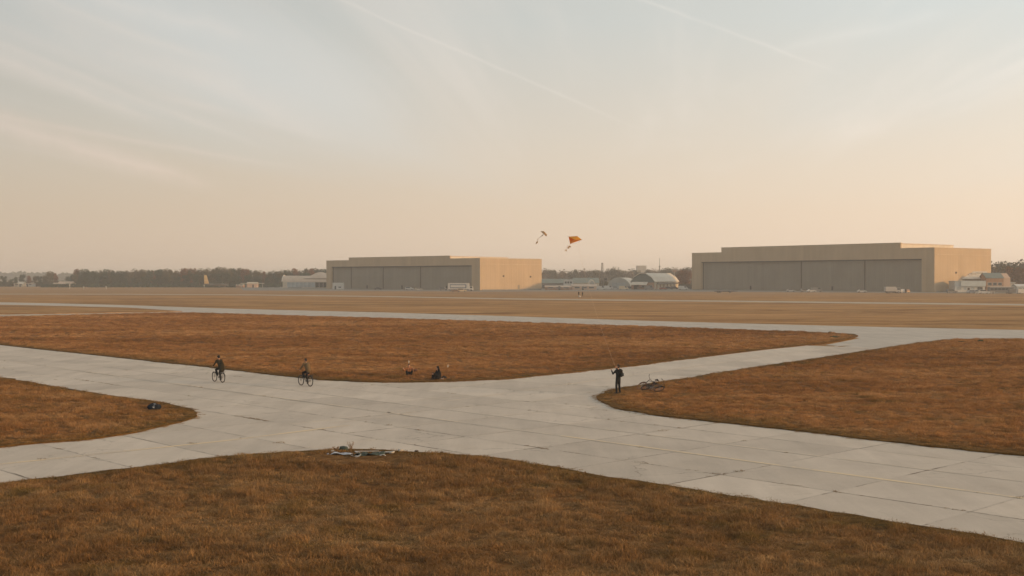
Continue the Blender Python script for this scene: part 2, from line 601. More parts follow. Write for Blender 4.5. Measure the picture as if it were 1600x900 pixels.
sliver = gpts([(0, 491), (120, 489.5), (285, 486.5), (200, 481), (100, 478.5), (0, 476.5)])
sliver_field = [ext(sliver[1], sliver[0], 60)] + sliver + [ext(sliver[-2], sliver[-1], 60)]



def inside(poly, P):
    """even-odd test, numpy: poly Nx2, P Mx2"""
    poly = np.array([tuple(p)[:2] for p in poly])
    x, y = P[:, 0], P[:, 1]
    c = np.zeros(len(P), bool)
    j = len(poly) - 1
    for i in range(len(poly)):
        xi, yi = poly[i]
        xj, yj = poly[j]
        cond = ((yi > y) != (yj > y)) & (x < (xj - xi) * (y - yi) / (yj - yi + 1e-12) + xi)
        c ^= cond
        j = i
    return c


def edge_dist(poly, P):
    poly = np.array([tuple(p)[:2] for p in poly])
    best = np.full(len(P), 1e9)
    for i in range(len(poly)):
        a, b = poly[i], poly[(i + 1) % len(poly)]
        ab = b - a
        t = np.clip(((P - a) @ ab) / (ab @ ab + 1e-12), 0, 1)
        q = a + t[:, None] * ab
        best = np.minimum(best, np.hypot(*(P - q).T))
    return best


def vnoise(P, s, seed=0):
    """smooth value noise on 2-D points"""
    r = np.random.default_rng(seed)
    T = r.random((64, 64))
    Q = P * s + 1000.0
    i = np.floor(Q).astype(int)
    f = Q - i
    f = f * f * (3 - 2 * f)
    i0, i1 = i % 64, (i + 1) % 64
    a = T[i0[:, 0], i0[:, 1]] * (1 - f[:, 0]) + T[i1[:, 0], i0[:, 1]] * f[:, 0]
    b = T[i0[:, 0], i1[:, 1]] * (1 - f[:, 0]) + T[i1[:, 0], i1[:, 1]] * f[:, 0]
    return a * (1 - f[:, 1]) + b * f[:, 1]


def ragged(poly, amp=0.30, step=0.55, reach=105.0):
    """break the drawn outline into small bites and tongues of turf"""
    out = []
    n_ = len(poly)
    for i in range(n_):
        a, b = Vector(poly[i][:2]), Vector(poly[(i + 1) % n_][:2])
        L_ = (b - a).length
        if min(a.length, b.length) > reach or max(abs(a.x), abs(b.x)) > 90 or L_ < 1e-6:
            out.append(a)
            continue
        d = (b - a) / L_
        k = max(1, int(L_ / step))
        for j in range(k):
            p = a + d * (L_ * j / k)
            q = np.array([[p.x, p.y]])
            w = (vnoise(q, 0.7, 61)[0] - 0.5) * 1.3 + (vnoise(q, 2.1, 62)[0] - 0.5) * 1.0
            w *= amp * min(1.0, 0.35 + j / 2, 0.35 + (k - j) / 2)
            out.append(Vector((p.x - d.y * w, p.y + d.x * w)))
    return out


near_field, left_field = ragged(near_field), ragged(left_field)
mid_field, right_field = ragged(mid_field), ragged(right_field)
FIELDS = [near_field, left_field, mid_field, right_field]

# the sheet that reaches the horizon
bm = MB()
bm.add([(-5000, -600, -0.06), (5000, -600, -0.06), (5000, 5000, -0.06), (-5000, 5000, -0.06)], [(0, 1, 2, 3)])
ground = bm.build('ground', 'far_field')
tag(ground, kind='structure')


def sheet(name, poly, z, material, kind='structure', parent=None):
    bm = bmesh.new()
    f = bm.faces.new([bm.verts.new((p[0], p[1], z)) for p in poly])
    bmesh.ops.triangulate(bm, faces=[f])
    bmesh.ops.recalc_face_normals(bm, faces=bm.faces)
    if bm.faces and sum(f.normal.z for f in bm.faces) < 0:
        bmesh.ops.reverse_faces(bm, faces=bm.faces)
    me = bpy.data.meshes.new(name)
    bm.to_mesh(me)
    bm.free()
    me.materials.append(MATS[material])
    o = link(name, me, parent)
    if kind:
        tag(o, kind=kind)
    return o


# far runway, side path, far strip and the aprons before the hangars
runway_poly = gpts([(0, 472), (100, 474), (200, 476.5), (300, 480), (400, 483), (600, 487.8), (800, 493.8), (1000, 500.5), (1200, 506), (1400, 511), (1600, 515)])
runway_low = gpts([(1600, 531), (1475, 533), (1432, 539), (1386, 545.5), (1290, 538.5), (1343, 528), (1300, 522), (1000, 511), (800, 504.5), (600, 498.5), (400, 493), (300, 489.5), (270, 487), (200, 481), (100, 478.5), (0, 476.5)])
rw = [ext(runway_poly[1], runway_poly[0], 260)] + runway_poly + [ext(runway_poly[-2], runway_poly[-1], 120), ext(runway_low[1], runway_low[0], 130)] + runway_low + [ext(runway_low[-2], runway_low[-1], 260)]
sheet('runway', rw, -0.045, 'runway_concrete')
pth = gpts([(300, 489.5), (200, 491.5), (100, 494), (0, 496.5)])
pth2 = gpts([(0, 491), (120, 489.5), (285, 486)])
sheet('path', pth + [ext(pth[-2], pth[-1], 60), ext(pth2[1], pth2[0], 60)] + pth2, -0.05, 'path')
fs = gpts([(-300, 458.6), (170, 459), (400, 460), (600, 462.4), (800, 466), (1200, 470), (1600, 474.6), (1900, 478)])
fs2 = gpts([(1900, 481), (1600, 477), (1200, 472.2), (800, 467.6), (600, 463.8), (400, 461.2), (170, 459.9), (-300, 459.4)])
sheet('far_taxiway', fs + fs2, -0.05, 'path')
ap = gpts([(380, 453.6), (520, 454.2), (760, 455.4), (900, 455.2), (1100, 455.6), (1500, 458), (1900, 459)])
sheet('apron', ap + [Vector((520, 640)), Vector((430, 1000)), Vector((-230, 1000))], -0.052, 'apron')

S_CUT = 117.6
# the crossing of the two taxiways: dark bed, then the concrete slabs laid on it
bed = sheet('taxiway', [UV(-190, 30.9).to_2d(), UV(-53, 30.9).to_2d(), UV(-53, 23).to_2d(), UV(-50.2, 20).to_2d(), UV(-50.2, -24).to_2d(),
                        UV(-41.2, -24).to_2d(), UV(-41.2, 20).to_2d(), UV(-32, 26).to_2d(), UV(-30, 30.9).to_2d(), UV(60, 30.9).to_2d(), UV(60, 46.7).to_2d(),
                        UV(-42, 46.7).to_2d(), G(960, 607).to_2d(), G(1100, 589).to_2d(), G(1200, 573).to_2d(), (dB * S_CUT + nB * -37.4).to_2d(), (dB * S_CUT + nB * -47.8).to_2d(),
                        G(1100, 556).to_2d(), G(900, 580).to_2d(),
                        G(800, 590).to_2d(), G(700, 594.5).to_2d(), G(600, 595.5).to_2d(), G(500, 592).to_2d(), UV(-190, 46.7).to_2d()], -0.0045, 'soil')


def clip(poly, n, c):
    """keep the side where n.p >= c"""
    out = []
    for i in range(len(poly)):
        p, q = poly[i], poly[(i + 1) % len(poly)]
        a, b = n.x * p[0] + n.y * p[1] - c, n.x * q[0] + n.y * q[1] - c
        if a >= 0:
            out.append(p)
        if a * b < 0:
            t = a / (a - b)
            out.append((p[0] + (q[0] - p[0]) * t, p[1] + (q[1] - p[1]) * t))
    return out


def area(poly):
    return 0.5 * abs(sum(poly[i][0] * poly[(i + 1) % len(poly)][1] - poly[(i + 1) % len(poly)][0] * poly[i][1] for i in range(len(poly))))


JOINTS = []


def covered(poly):
    c = np.array(poly)
    m = c.mean(0)
    S = np.vstack([c, m[None], (c + m) / 2, (c + np.roll(c, 1, 0)) / 2])
    for F_ in FIELDS:
        ins = inside(F_, S)
        if ins.all():
            if (edge_dist(F_, S) > 0.5).all():
                return True
    return False


SLAB_MESH = {}


def slab(poly, gap=0.019):
    c = np.array(poly)
    m = c.mean(0)
    P = []
    for p in c:                                        # pull the corners in for the joint, a little unevenly
        d = m - p
        L = np.hypot(*d)
        P.append(p + d / L * (gap * random.uniform(0.8, 2.6)))
    z1 = 0.0
    k = len(P)
    top = [(p[0] - m[0], p[1] - m[1], z1) for p in P]
    Q = [p + (m - p) / np.hypot(*(m - p)) * -0.012 for p in P]
    low = [(p[0] - m[0], p[1] - m[1], z1 - 0.004) for p in Q]
    bot = [(p[0] - m[0], p[1] - m[1], z1 - 0.055) for p in Q]
    mb = MB()
    mb.add(top + low + bot, [tuple(range(k))] + [(i, (i + 1) % k, (i + 1) % k + k, i + k) for i in range(k)] + [(i + k, (i + 1) % k + k, (i + 1) % k + 2 * k, i + 2 * k) for i in range(k)])
    o = mb.build('slab', 'concrete', bed)
    o.location = (m[0], m[1], random.uniform(-0.0012, 0.0012))
    o.rotation_euler = (random.uniform(-1, 1) * 0.0003, random.uniform(-1, 1) * 0.0003, 0)
    return o


slab_cells = []
VS = [31.05, 34.3, 37.45, 40.55, 43.6, 46.6]
us = [-21 + 4.6 * k for k in range(-30, 9)]
for i in range(len(us) - 1):
    for j in range(5):
        slab_cells.append([tuple(UV(a, b).to_2d()) for a, b in ((us[i], VS[j]), (us[i + 1], VS[j]), (us[i + 1], VS[j + 1]), (us[i], VS[j + 1]))])
vb = [31.05 - 3.75 * k for k in range(15)]
ub = [-58.9, -54.5, -50.1, -45.75, -41.3, -36.9, -32.5, -28.0]
for j in range(len(vb) - 1):
    for i in range(len(ub) - 1):
        if i in (2, 3) or j < 3:
            slab_cells.append([tuple(UV(a, b).to_2d()) for a, b in ((ub[i], vb[j + 1]), (ub[i + 1], vb[j + 1]), (ub[i + 1], vb[j]), (ub[i], vb[j]))])
sb = [50 + 5.2 * k for k in range(0, 14)]
wb = [-65, -60.5, -56, -51.5, -47, -42.55, -38.1, -33.6, -29]
n_edge = Vector((nA.x, nA.y))
for k in range(len(sb) - 1):
    for i in range(len(wb) - 1):
        c = [tuple((dB * a + nB * b).to_2d()) for a, b in ((sb[k], wb[i]), (sb[k + 1], wb[i]), (sb[k + 1], wb[i + 1]), (sb[k], wb[i + 1]))]
        c = clip(c, n_edge, 46.6)
        if len(c) < 3 or area(c) < 0.4:
            continue
        slab_cells.append(c)
n_slab = 0
for c in slab_cells:
    if covered(c):
        continue
    slab(c)
    n_slab += 1
    for i in range(len(c)):
        JOINTS.append((c[i], c[(i + 1) % len(c)]))
print('slabs', n_slab)


def stripe(name, pts, width, material, z=0.006):
    mb = MB()
    L, Rr = [], []
    for i, p in enumerate(pts):
        d = (pts[min(i + 1, len(pts) - 1)] - pts[max(i - 1, 0)]).normalized()
        s = Vector((-d.y, d.x)) * width / 2
        L.append((p.x + s.x, p.y + s.y, z))
        Rr.append((p.x - s.x, p.y - s.y, z))
    k = len(pts)
    mb.add(L + Rr, [(i, i + 1, i + 1 + k, i + k) for i in range(k - 1)])
    return mb.build(name, material, bed)


stripe('painted_centre_line', [UV(-34.8 - 2.0, 37.62).to_2d(), UV(-20, 37.62).to_2d(), UV(30, 37.62).to_2d()], 0.25, 'paint_yellow')
stripe('painted_centre_line', [UV(-170, 37.6).to_2d(), UV(-100, 37.6).to_2d(), UV(-37.2, 37.62).to_2d()], 0.22, 'paint_faded')
stripe('painted_edge_line', [UV(-37, 40.72).to_2d(), UV(-25.6, 40.72).to_2d()], 0.17, 'paint_faded')
stripe('painted_edge_line', [UV(-24.6, 40.72).to_2d(), UV(30, 40.72).to_2d()], 0.15, 'paint_faded')
stripe('painted_side_line', [UV(-45.6, -20).to_2d(), UV(-45.6, 10).to_2d(), UV(-45.5, 26).to_2d(), UV(-46.3, 33).to_2d()], 0.25, 'paint_yellow')
stripe('painted_side_line', gpts([(600, 646), (687, 628), (800, 613.5), (900, 598.5), (1070, 574.5), (1240, 550), (1330, 538)]), 0.24, 'paint_faded')
stripe('painted_side_line', gpts([(520, 661), (600, 652), (650, 643)]), 0.12, 'paint_faded')


def seal(u0, v0, u1, v1, w):
    n_ = 24
    stripe('joint_seal', [(UV(u0 + (u1 - u0) * k / n_, v0 + (v1 - v0) * k / n_) + Vector((random.uniform(-.02, .02), random.uniform(-.02, .02), 0))).to_2d() for k in range(n_ + 1)], w, 'joint_seal', 0.0035)


seal(-62, 31.05, -36, 31.05, 0.12)
seal(-56, 34.3, -28, 34.3, 0.09)
seal(-28, 34.3, 20, 34.3, 0.05)
for k in range(-13, 5):
    u_ = -21 + 4.6 * k
    if k in (-5, -7, -9):
        seal(u_, 31.3, u_, 34.2, 0.07)
    else:
        seal(u_, 31.3 if k > -6 else 34.4, u_, 46.4 if k > -4 else 40.4, 0.08 if k in (0, 1, 2, -3) else 0.045)
for v_ in (27.3, 23.6, 19.8, 16.1, 12.3):
    seal(-50, v_, -41.4, v_, 0.065)
seal(-90, 40.6, -36, 40.6, 0.05)
seal(-90, 37.3, -40, 37.3, 0.05)
seal(-70, 43.6, -22, 43.6, 0.05)


# ------------------------------------------------------------------ fields: a raised thatch sheet and the blades standing on it
def field(name, poly, step_near, tone=0.0, top=0.085):
    bm = bmesh.new()
    f = bm.faces.new([bm.verts.new((p[0], p[1], 0.0)) for p in poly])
    bmesh.ops.recalc_face_normals(bm, faces=[f])
    if f.normal.z < 0:
        bmesh.ops.reverse_faces(bm, faces=[f])
    # regular cuts so that the sheet can roll a little
    xs = [p[0] for p in poly]
    ys = [p[1] for p in poly]
    x = min(xs) + step_near
    while x < max(xs):
        bmesh.ops.bisect_plane(bm, geom=bm.verts[:] + bm.edges[:] + bm.faces[:], plane_co=(x, 0, 0), plane_no=(1, 0, 0))
        x += step_near
    y = min(ys) + step_near
    while y < max(ys):
        bmesh.ops.bisect_plane(bm, geom=bm.verts[:] + bm.edges[:] + bm.faces[:], plane_co=(0, y, 0), plane_no=(0, 1, 0))
        y += step_near
    bmesh.ops.triangulate(bm, faces=bm.faces)
    P = np.array([v.co[:2] for v in bm.verts])
    ed = edge_dist(poly, P)
    n = vnoise(P, 0.9, 3) * 0.6 + vnoise(P, 2.3, 4) * 0.4
    h = top * np.clip(ed / 0.5, 0.8, 1) + (n - 0.45) * 0.11 * np.clip(ed / 1.5, 0.0, 1)
    for v, z in zip(bm.verts, h):
        v.co.z = max(z, 0.018)
    # the cut edge of the turf
    be = [e for e in bm.edges if e.is_boundary]
    r = bmesh.ops.extrude_edge_only(bm, edges=be)
    for v in [g for g in r['geom'] if isinstance(g, bmesh.types.BMVert)]:
        v.co.z = -0.058
    bmesh.ops.recalc_face_normals(bm, faces=bm.faces)
    me = bpy.data.meshes.new(name)
    bm.to_mesh(me)
    bm.free()
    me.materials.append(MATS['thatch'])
    co = np.empty(len(me.vertices) * 3)
    me.vertices.foreach_get('co', co)
    P = co.reshape(-1, 3)[:, :2]
    e = edge_dist(poly, P)
    a = me.attributes.new('rim', 'FLOAT', 'POINT')
    a.data.foreach_set('value', np.clip(1.15 - e / (0.9 + 1.6 * vnoise(P, 0.25, 9)), 0, 1).astype(np.float32))
    a = me.attributes.new('tone', 'FLOAT', 'POINT')
    a.data.foreach_set('value', np.full(len(P), tone, np.float32))
    o = link(name, me)
    tag(o, kind='structure')
    return o


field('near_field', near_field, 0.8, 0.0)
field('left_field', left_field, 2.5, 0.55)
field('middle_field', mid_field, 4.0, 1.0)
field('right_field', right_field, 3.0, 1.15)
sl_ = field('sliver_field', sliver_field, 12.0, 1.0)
sl_.data.materials[0] = MATS['far_field']

# tufts, kept in a store that is not part of the scene's own collection
store = bpy.data.collections.new('grass_tufts')


def tuft(i, blades, rad, hmin, hmax, width, lean):
    r = random.Random(100 + i)
    mb = MB()
    for _ in range(blades):
        a, q = r.uniform(0, 2 * math.pi), rad * math.sqrt(r.random())
        x, y = q * math.cos(a), q * math.sin(a)
        h = r.uniform(hmin, hmax) * (1.1 - 0.5 * q / rad)
        b = r.uniform(0, 2 * math.pi)
        l = r.uniform(0.2, lean) * h
        dx, dy = math.cos(b), math.sin(b)
        c = r.uniform(0, math.pi)
        wx, wy = math.cos(c) * width * r.uniform(0.6, 1.4), math.sin(c) * width * r.uniform(0.6, 1.4)
        m = (x + dx * l * 0.35, y + dy * l * 0.35, h * 0.62)
        t = (x + dx * l, y + dy * l, h * r.uniform(0.8, 1.0))
        mb.add([(x - wx, y - wy, -0.02), (x + wx, y + wy, -0.02), (m[0] + wx * .8, m[1] + wy * .8, m[2]), (m[0] - wx * .8, m[1] - wy * .8, m[2]), t],
               [(0, 1, 2, 3), (3, 2, 4)])
    me = bpy.data.meshes.new('tuft')
    me.from_pydata(mb.v, [], mb.f)
    me.materials.append(MATS['blade'])
    o = bpy.data.objects.new('tuft_%02d' % i, me)
    store.objects.link(o)


for i in range(5):
    tuft(i, 90, 0.28, 0.08, 0.21, 0.0062, 1.4)         # 0-4: thick clumps
for i in range(5, 8):
    tuft(i, 60, 0.32, 0.04, 0.11, 0.007, 1.7)         # 5-7: short mats
for i in range(8, 10):
    tuft(i, 22, 0.16, 0.18, 0.36, 0.005, 0.8)         # 8-9: tall stalks


def grass_nodes():
    t = bpy.data.node_groups.new('grass_growth', 'GeometryNodeTree')
    t.interface.new_socket('Geometry', in_out='INPUT', socket_type='NodeSocketGeometry')
    t.interface.new_socket('Geometry', in_out='OUTPUT', socket_type='NodeSocketGeometry')
    n = t.nodes
    gi, go = n.new('NodeGroupInput'), n.new('NodeGroupOutput')
    ci = n.new('GeometryNodeCollectionInfo')
    ci.inputs['Collection'].default_value = store
    ci.inputs['Separate Children'].default_value = True
    ci.inputs['Reset Children'].default_value = True
    ip = n.new('GeometryNodeInstanceOnPoints')
    ip.inputs['Pick Instance'].default_value = True

    def attr(name, typ):
        a = n.new('GeometryNodeInputNamedAttribute')
        a.data_type = typ
        a.inputs['Name'].default_value = name
        return a.outputs[0]
    t.links.new(gi.outputs[0], ip.inputs['Points'])
    t.links.new(ci.outputs[0], ip.inputs['Instance'])
    t.links.new(attr('pick', 'INT'), ip.inputs['Instance Index'])
    e2r = n.new('FunctionNodeEulerToRotation')
    t.links.new(attr('turn', 'FLOAT_VECTOR'), e2r.inputs[0])
    t.links.new(e2r.outputs[0], ip.inputs['Rotation'])
    t.links.new(attr('size', 'FLOAT_VECTOR'), ip.inputs['Scale'])
    t.links.new(ip.outputs[0], go.inputs[0])
    return t


GRASS = grass_nodes()


def grow(name, P, z, pick, size, rim, label, tone=0.0):
    me = bpy.data.meshes.new(name)
    N = len(P)
    me.from_pydata([(p[0], p[1], q) for p, q in zip(P, z)], [], [])
    a = me.attributes.new('pick', 'INT', 'POINT')
    a.data.foreach_set('value', pick.astype(np.int32))
    a = me.attributes.new('turn', 'FLOAT_VECTOR', 'POINT')
    tr = np.stack([rng.normal(0, .1, N), rng.normal(0, .1, N), rng.uniform(0, 6.28, N)], 1)
    a.data.foreach_set('vector', tr.astype(np.float32).ravel())
    a = me.attributes.new('size', 'FLOAT_VECTOR', 'POINT')
    a.data.foreach_set('vector', size.astype(np.float32).ravel())
    a = me.attributes.new('rim', 'FLOAT', 'POINT')
    a.data.foreach_set('value', rim.astype(np.float32))
    a = me.attributes.new('tone', 'FLOAT', 'POINT')
    a.data.foreach_set('value', np.full(N, tone, np.float32))
    me.materials.append(MATS['blade'])
    o = link(name, me)
    md = o.modifiers.new('growth', 'NODES')
    md.node_group = GRASS
    tag(o, label, 'grass', kind='stuff')
    return o


_l = G(570, 717)
_b, _b2, _d = G(1012, 616), G(1024, 617), G(241, 644)
TRODDEN = [(_l.x, _l.y - 0.2, (2.2, 1.5), 0.10), (_b.x, _b.y, (1.3, 1.0), 0.35), (_d.x, _d.y - 0.2, (0.8, 0.9), 0.3),
           (G(966, 618).x, G(966, 618).y, (0.7, 0.8), 0.3)]     # flattened by what lies or stands there


def sow(name, poly, label, box, dens, scale, seed, hgain=1.0, tone=0.0):
    """box: (x0,x1,y0,y1); dens(P)->tufts per m2 up to dmax"""
    x0, x1, y0, y1 = box
    dmax = dens[0]
    n = int((x1 - x0) * (y1 - y0) * dmax)
    P = np.stack([rng.uniform(x0, x1, n), rng.uniform(y0, y1, n)], 1)
    P = P[inside(poly, P)]
    # keep what a camera here or a few steps aside could see
    vis = (np.abs(P[:, 0]) < 0.50 * P[:, 1] + 6)
    P = P[vis]
    D = np.hypot(P[:, 0], P[:, 1])
    keep = rng.random(len(P)) < np.clip(dens[1](D) / dmax, 0, 1)
    P = P[keep]
    D = D[keep]
    e = edge_dist(poly, P)
    cl = vnoise(P * np.array([0.75, 1.2]), 1.5, seed) * 0.5 + vnoise(P * np.array([0.8, 1.2]), 3.4, seed + 1) * 0.5       # clumps and hollows
    drift = vnoise(P, 0.12, seed + 2)
    hollow = cl < 0.33 + 0.12 * drift
    keep = ~hollow | (rng.random(len(P)) < 0.22)
    P, D, e, cl, drift, hollow = P[keep], D[keep], e[keep], cl[keep], drift[keep], hollow[keep]
    poly_a = np.array([tuple(q)[:2] for q in poly])
    nxt = np.roll(poly_a, -1, 0)
    crp = []
    for a_, b_ in zip(poly_a, nxt):
        L_ = np.hypot(*(b_ - a_))
        m_ = (a_ + b_) / 2
        if L_ > 4 or np.hypot(*m_) > 100 or abs(m_[0]) > 0.5 * m_[1] + 6:
            continue
        k_ = rng.poisson(L_ * 5.0)
        t_ = rng.random(k_)[:, None]
        n_ = np.array([-(b_ - a_)[1], (b_ - a_)[0]]) / max(L_, 1e-6)
        crp.append(a_ + (b_ - a_) * t_ + n_ * rng.normal(0, 0.17, (k_, 1)))
    crp = np.vstack(crp) if crp else np.zeros((0, 2))
    nc = len(crp)
    P = np.vstack([P, crp])
    D = np.hypot(P[:, 0], P[:, 1])
    e = np.concatenate([e, np.zeros(nc)])
    cl = np.concatenate([cl, np.full(nc, 0.5)])
    drift = np.concatenate([drift, np.full(nc, 0.5)])
    hollow = np.concatenate([hollow, np.zeros(nc, bool)])
    N = len(P)
    pick = rng.integers(0, 5, N)
    low = hollow | (e < 0.55) | (rng.random(N) < 0.15)
    pick[low] = rng.integers(5, 8, low.sum())
    st = (rng.random(N) < 0.035) & ~low
    pick[st] = rng.integers(8, 10, st.sum())
    hz = (0.45 + 0.85 * np.clip((cl - 0.36) * 2.4, 0, 1) + 0.25 * drift) * np.clip(0.30 + e / 1.8, 0.3, 1) * hgain
    for (bx_, by_, br_, bf_) in TRODDEN:
        q_ = np.hypot((P[:, 0] - bx_) / br_[0], (P[:, 1] - by_) / br_[1])
        hz = hz * np.clip(bf_ + np.clip(q_ - 0.75, 0, 1) * 2.0, 0, 1)
    sx = scale(D) * rng.uniform(0.75, 1.3, N)
    size = np.stack([sx, sx, hz * np.sqrt(scale(D)) * rng.uniform(0.75, 1.25, N)], 1)
    rim = np.clip(1.15 - e / (0.9 + 1.6 * vnoise(P, 0.25, 9)), 0, 1) * rng.uniform(0.4, 1.0, N)
    z = 0.06 + (vnoise(P, 0.9, 3) - 0.45) * 0.08 * np.clip(e / 1.5, 0, 1)
    z = np.maximum(z, 0.015)
    if nc:
        z[-nc:] = 0.004
        size[-nc:, :2] *= 0.55
        size[-nc:, 2] *= 1.6
    print(name, N)
    return grow(name, P, z, pick, size, rim, label, tone)


sow('dry_grass', near_field, 'tufted russet dry grass covering the nearest field below the taxiway crossing', (-30, 30, 14, 54), (25, lambda D: 25 - 0.12 * D), lambda D: 1.0 + 0 * D, 20)
sow('dry_grass', left_field, 'dry grass on the pointed field at the left edge', (-60, -12, 40, 96), (12, lambda D: 13 - 0.04 * D), lambda D: 1.05 + 0 * D, 30, 1.0, 0.55)
sow('dry_grass', right_field, 'dry grass on the wide field at the right behind the fallen bicycles', (4, 90, 40, 138), (12, lambda D: np.where(D < 75, 12, np.where(D < 105, 7, 4))), lambda D: np.where(D < 75, 0.95, np.where(D < 105, 1.15, 1.45)), 40, 0.9, 1.15)
sow('dry_grass', mid_field, 'rust brown grass on the long middle field behind the two cyclists', (-110, 40, 78, 235), (8, lambda D: np.where(D < 105, 8, np.where(D < 140, 4.5, 2))), lambda D: np.where(D < 105, 1.05, np.where(D < 140, 1.35, 1.8)), 50, 0.85, 1.0)

# weeds and crumbs of soil in the open joints
P, e_ = [], []
seen = set()
for a, b in JOINTS:
    key = tuple(sorted([(round(a[0], 1), round(a[1], 1)), (round(b[0], 1), round(b[1], 1))]))
    if key in seen:
        continue
    seen.add(key)
    a, b = np.array(a), np.array(b)
    if (a + b)[1] / 2 > 100:
        continue
    L = np.hypot(*(b - a))
    m = (a + b) / 2
    v = nA.x * m[0] + nA.y * m[1]
    strong = 1.0
    if abs(v - 31.05) < 0.3 or abs(v - 34.3) < 0.3:
        strong = 6.0
    k = rng.poisson(L * 0.9 * strong * (rng.random() ** 2) * 2)
    t = rng.random(k)
    t = t[vnoise(a + (b - a) * t[:, None], 0.8, 77) > 0.45] if k else t
    for q in t:
        P.append(a + (b - a) * q + rng.normal(0, 0.012, 2))
P = np.array(P)
ok = np.ones(len(P), bool)
for F_ in FIELDS:
    ok &= ~inside(F_, P)
P = P[ok]
N = len(P)
sc = rng.uniform(0.14, 0.50, N) * np.where(rng.random(N) < 0.08, 1.7, 1.0)
grow('joint_weeds', P, np.full(N, -0.01), rng.integers(5, 8, N), np.stack([sc, sc, sc * rng.uniform(0.4, 1.3, N)], 1), np.full(N, 1.0), 'small dark weeds growing in the joints between the concrete slabs')



# ------------------------------------------------------------------ building materials
def cladding(name, col, pitch=1.2, rough=0.75, depth=0.05):
    """ribbed metal sheeting with faint streaks under the rain"""
    m, nt, b = new_mat(name)
    co = nt.new('ShaderNodeTexCoord').outputs['Object']
    streaks = nt.noise(nt.mapping(co, scale=(0.55, 0.55, 0.035)), 1.0, 4, 0.6)
    blot = nt.noise(co, 0.12, 3, 0.5)
    sep = nt.new('ShaderNodeSeparateXYZ')
    nt.l.new(co, sep.inputs[0])
    xy = nt.math('ADD', sep.outputs[0], sep.outputs[1])
    sheet_no = nt.new('ShaderNodeTexWhiteNoise', noise_dimensions='1D')
    nt.l.new(nt.math('FLOOR', nt.math('DIVIDE', xy, pitch * 3)), sheet_no.inputs['W'])
    f = nt.math('ADD', nt.rangemap(streaks, 0.3, 0.7, -depth, depth, smooth=False), nt.rangemap(blot, 0.3, 0.7, -0.05, 0.05, smooth=False))
    f = nt.math('ADD', f, nt.rangemap(sheet_no.outputs[0], 0, 1, 0.955, 1.045, smooth=False))
    nt.l.new(nt.mix(1.0, tuple(col) + (1,), f, 'MULTIPLY'), b.inputs['Base Color'])
    b.inputs['Roughness'].default_value = rough
    b.inputs['Specular IOR Level'].default_value = 0.2
    bp = nt.new('ShaderNodeBump')
    bp.inputs['Strength'].default_value = 0.35
    bp.inputs['Distance'].default_value = 0.12
    nt.l.new(nt.math('PINGPONG', xy, pitch / 2), bp.inputs['Height'])
    nt.l.new(bp.outputs[0], b.inputs['Normal'])
    MATS[name] = m


cladding('hangar_wall', (0.43, 0.335, 0.225), 1.4)
cladding('hangar_door', (0.245, 0.225, 0.185), 0.9)
cladding('seam_shade', (0.11, 0.095, 0.072), 0.9)
cladding('hangar_trim', (0.48, 0.40, 0.30), 3.0)
cladding('roof_pale', (0.60, 0.55, 0.46), 0.6)
cladding('roof_beige', (0.50, 0.40, 0.31), 0.6)
cladding('roof_teal', (0.15, 0.19, 0.18), 0.5)
cladding('gable_teal', (0.11, 0.135, 0.125), 0.5)
cladding('wall_grey', (0.34, 0.34, 0.31), 0.6)
cladding('wall_cream', (0.52, 0.46, 0.36), 0.6)
cladding('wall_pink', (0.50, 0.36, 0.27), 0.6)
cladding('timber', (0.27, 0.185, 0.12), 0.3)
mat('brick', (0.31, 0.19, 0.125), 0.9, 0.25, 0.8)
mat('white_panel', (0.50, 0.50, 0.47), 0.6, 0.08, 0.5)
mat('pale_blue', (0.42, 0.47, 0.47), 0.6, 0.10, 0.5)
mat('dark_glass', (0.05, 0.06, 0.065), 0.25, 0.2, 0.5, spec=0.5)
mat('glazing', (0.30, 0.34, 0.35), 0.3, 0.25, 0.4, spec=0.5)
mat('dark_void', (0.05, 0.047, 0.042), 0.9, 0.2, 0.5)
mat('rubber', (0.025, 0.024, 0.023), 0.8, 0.2, 8)
mat('steel', (0.30, 0.29, 0.28), 0.5, 0.15, 4, metal=0.6)
mat('black_metal', (0.02, 0.02, 0.021), 0.45, 0.15, 10, spec=0.4)
mat('mast_grey', (0.16, 0.145, 0.125), 0.8, 0.1, 1)
mat('plinth', (0.27, 0.25, 0.22), 0.9, 0.2, 0.3)


# ------------------------------------------------------------------ the two big hangars
def wall_x(A, B, px):
    """distance along the line A->B (plan) where the photo column px meets it"""
    k = (px - 800) / F
    d = (B - A)
    t = (k * A.y - A.x) / (d.x - k * d.y)
    return t * d.length


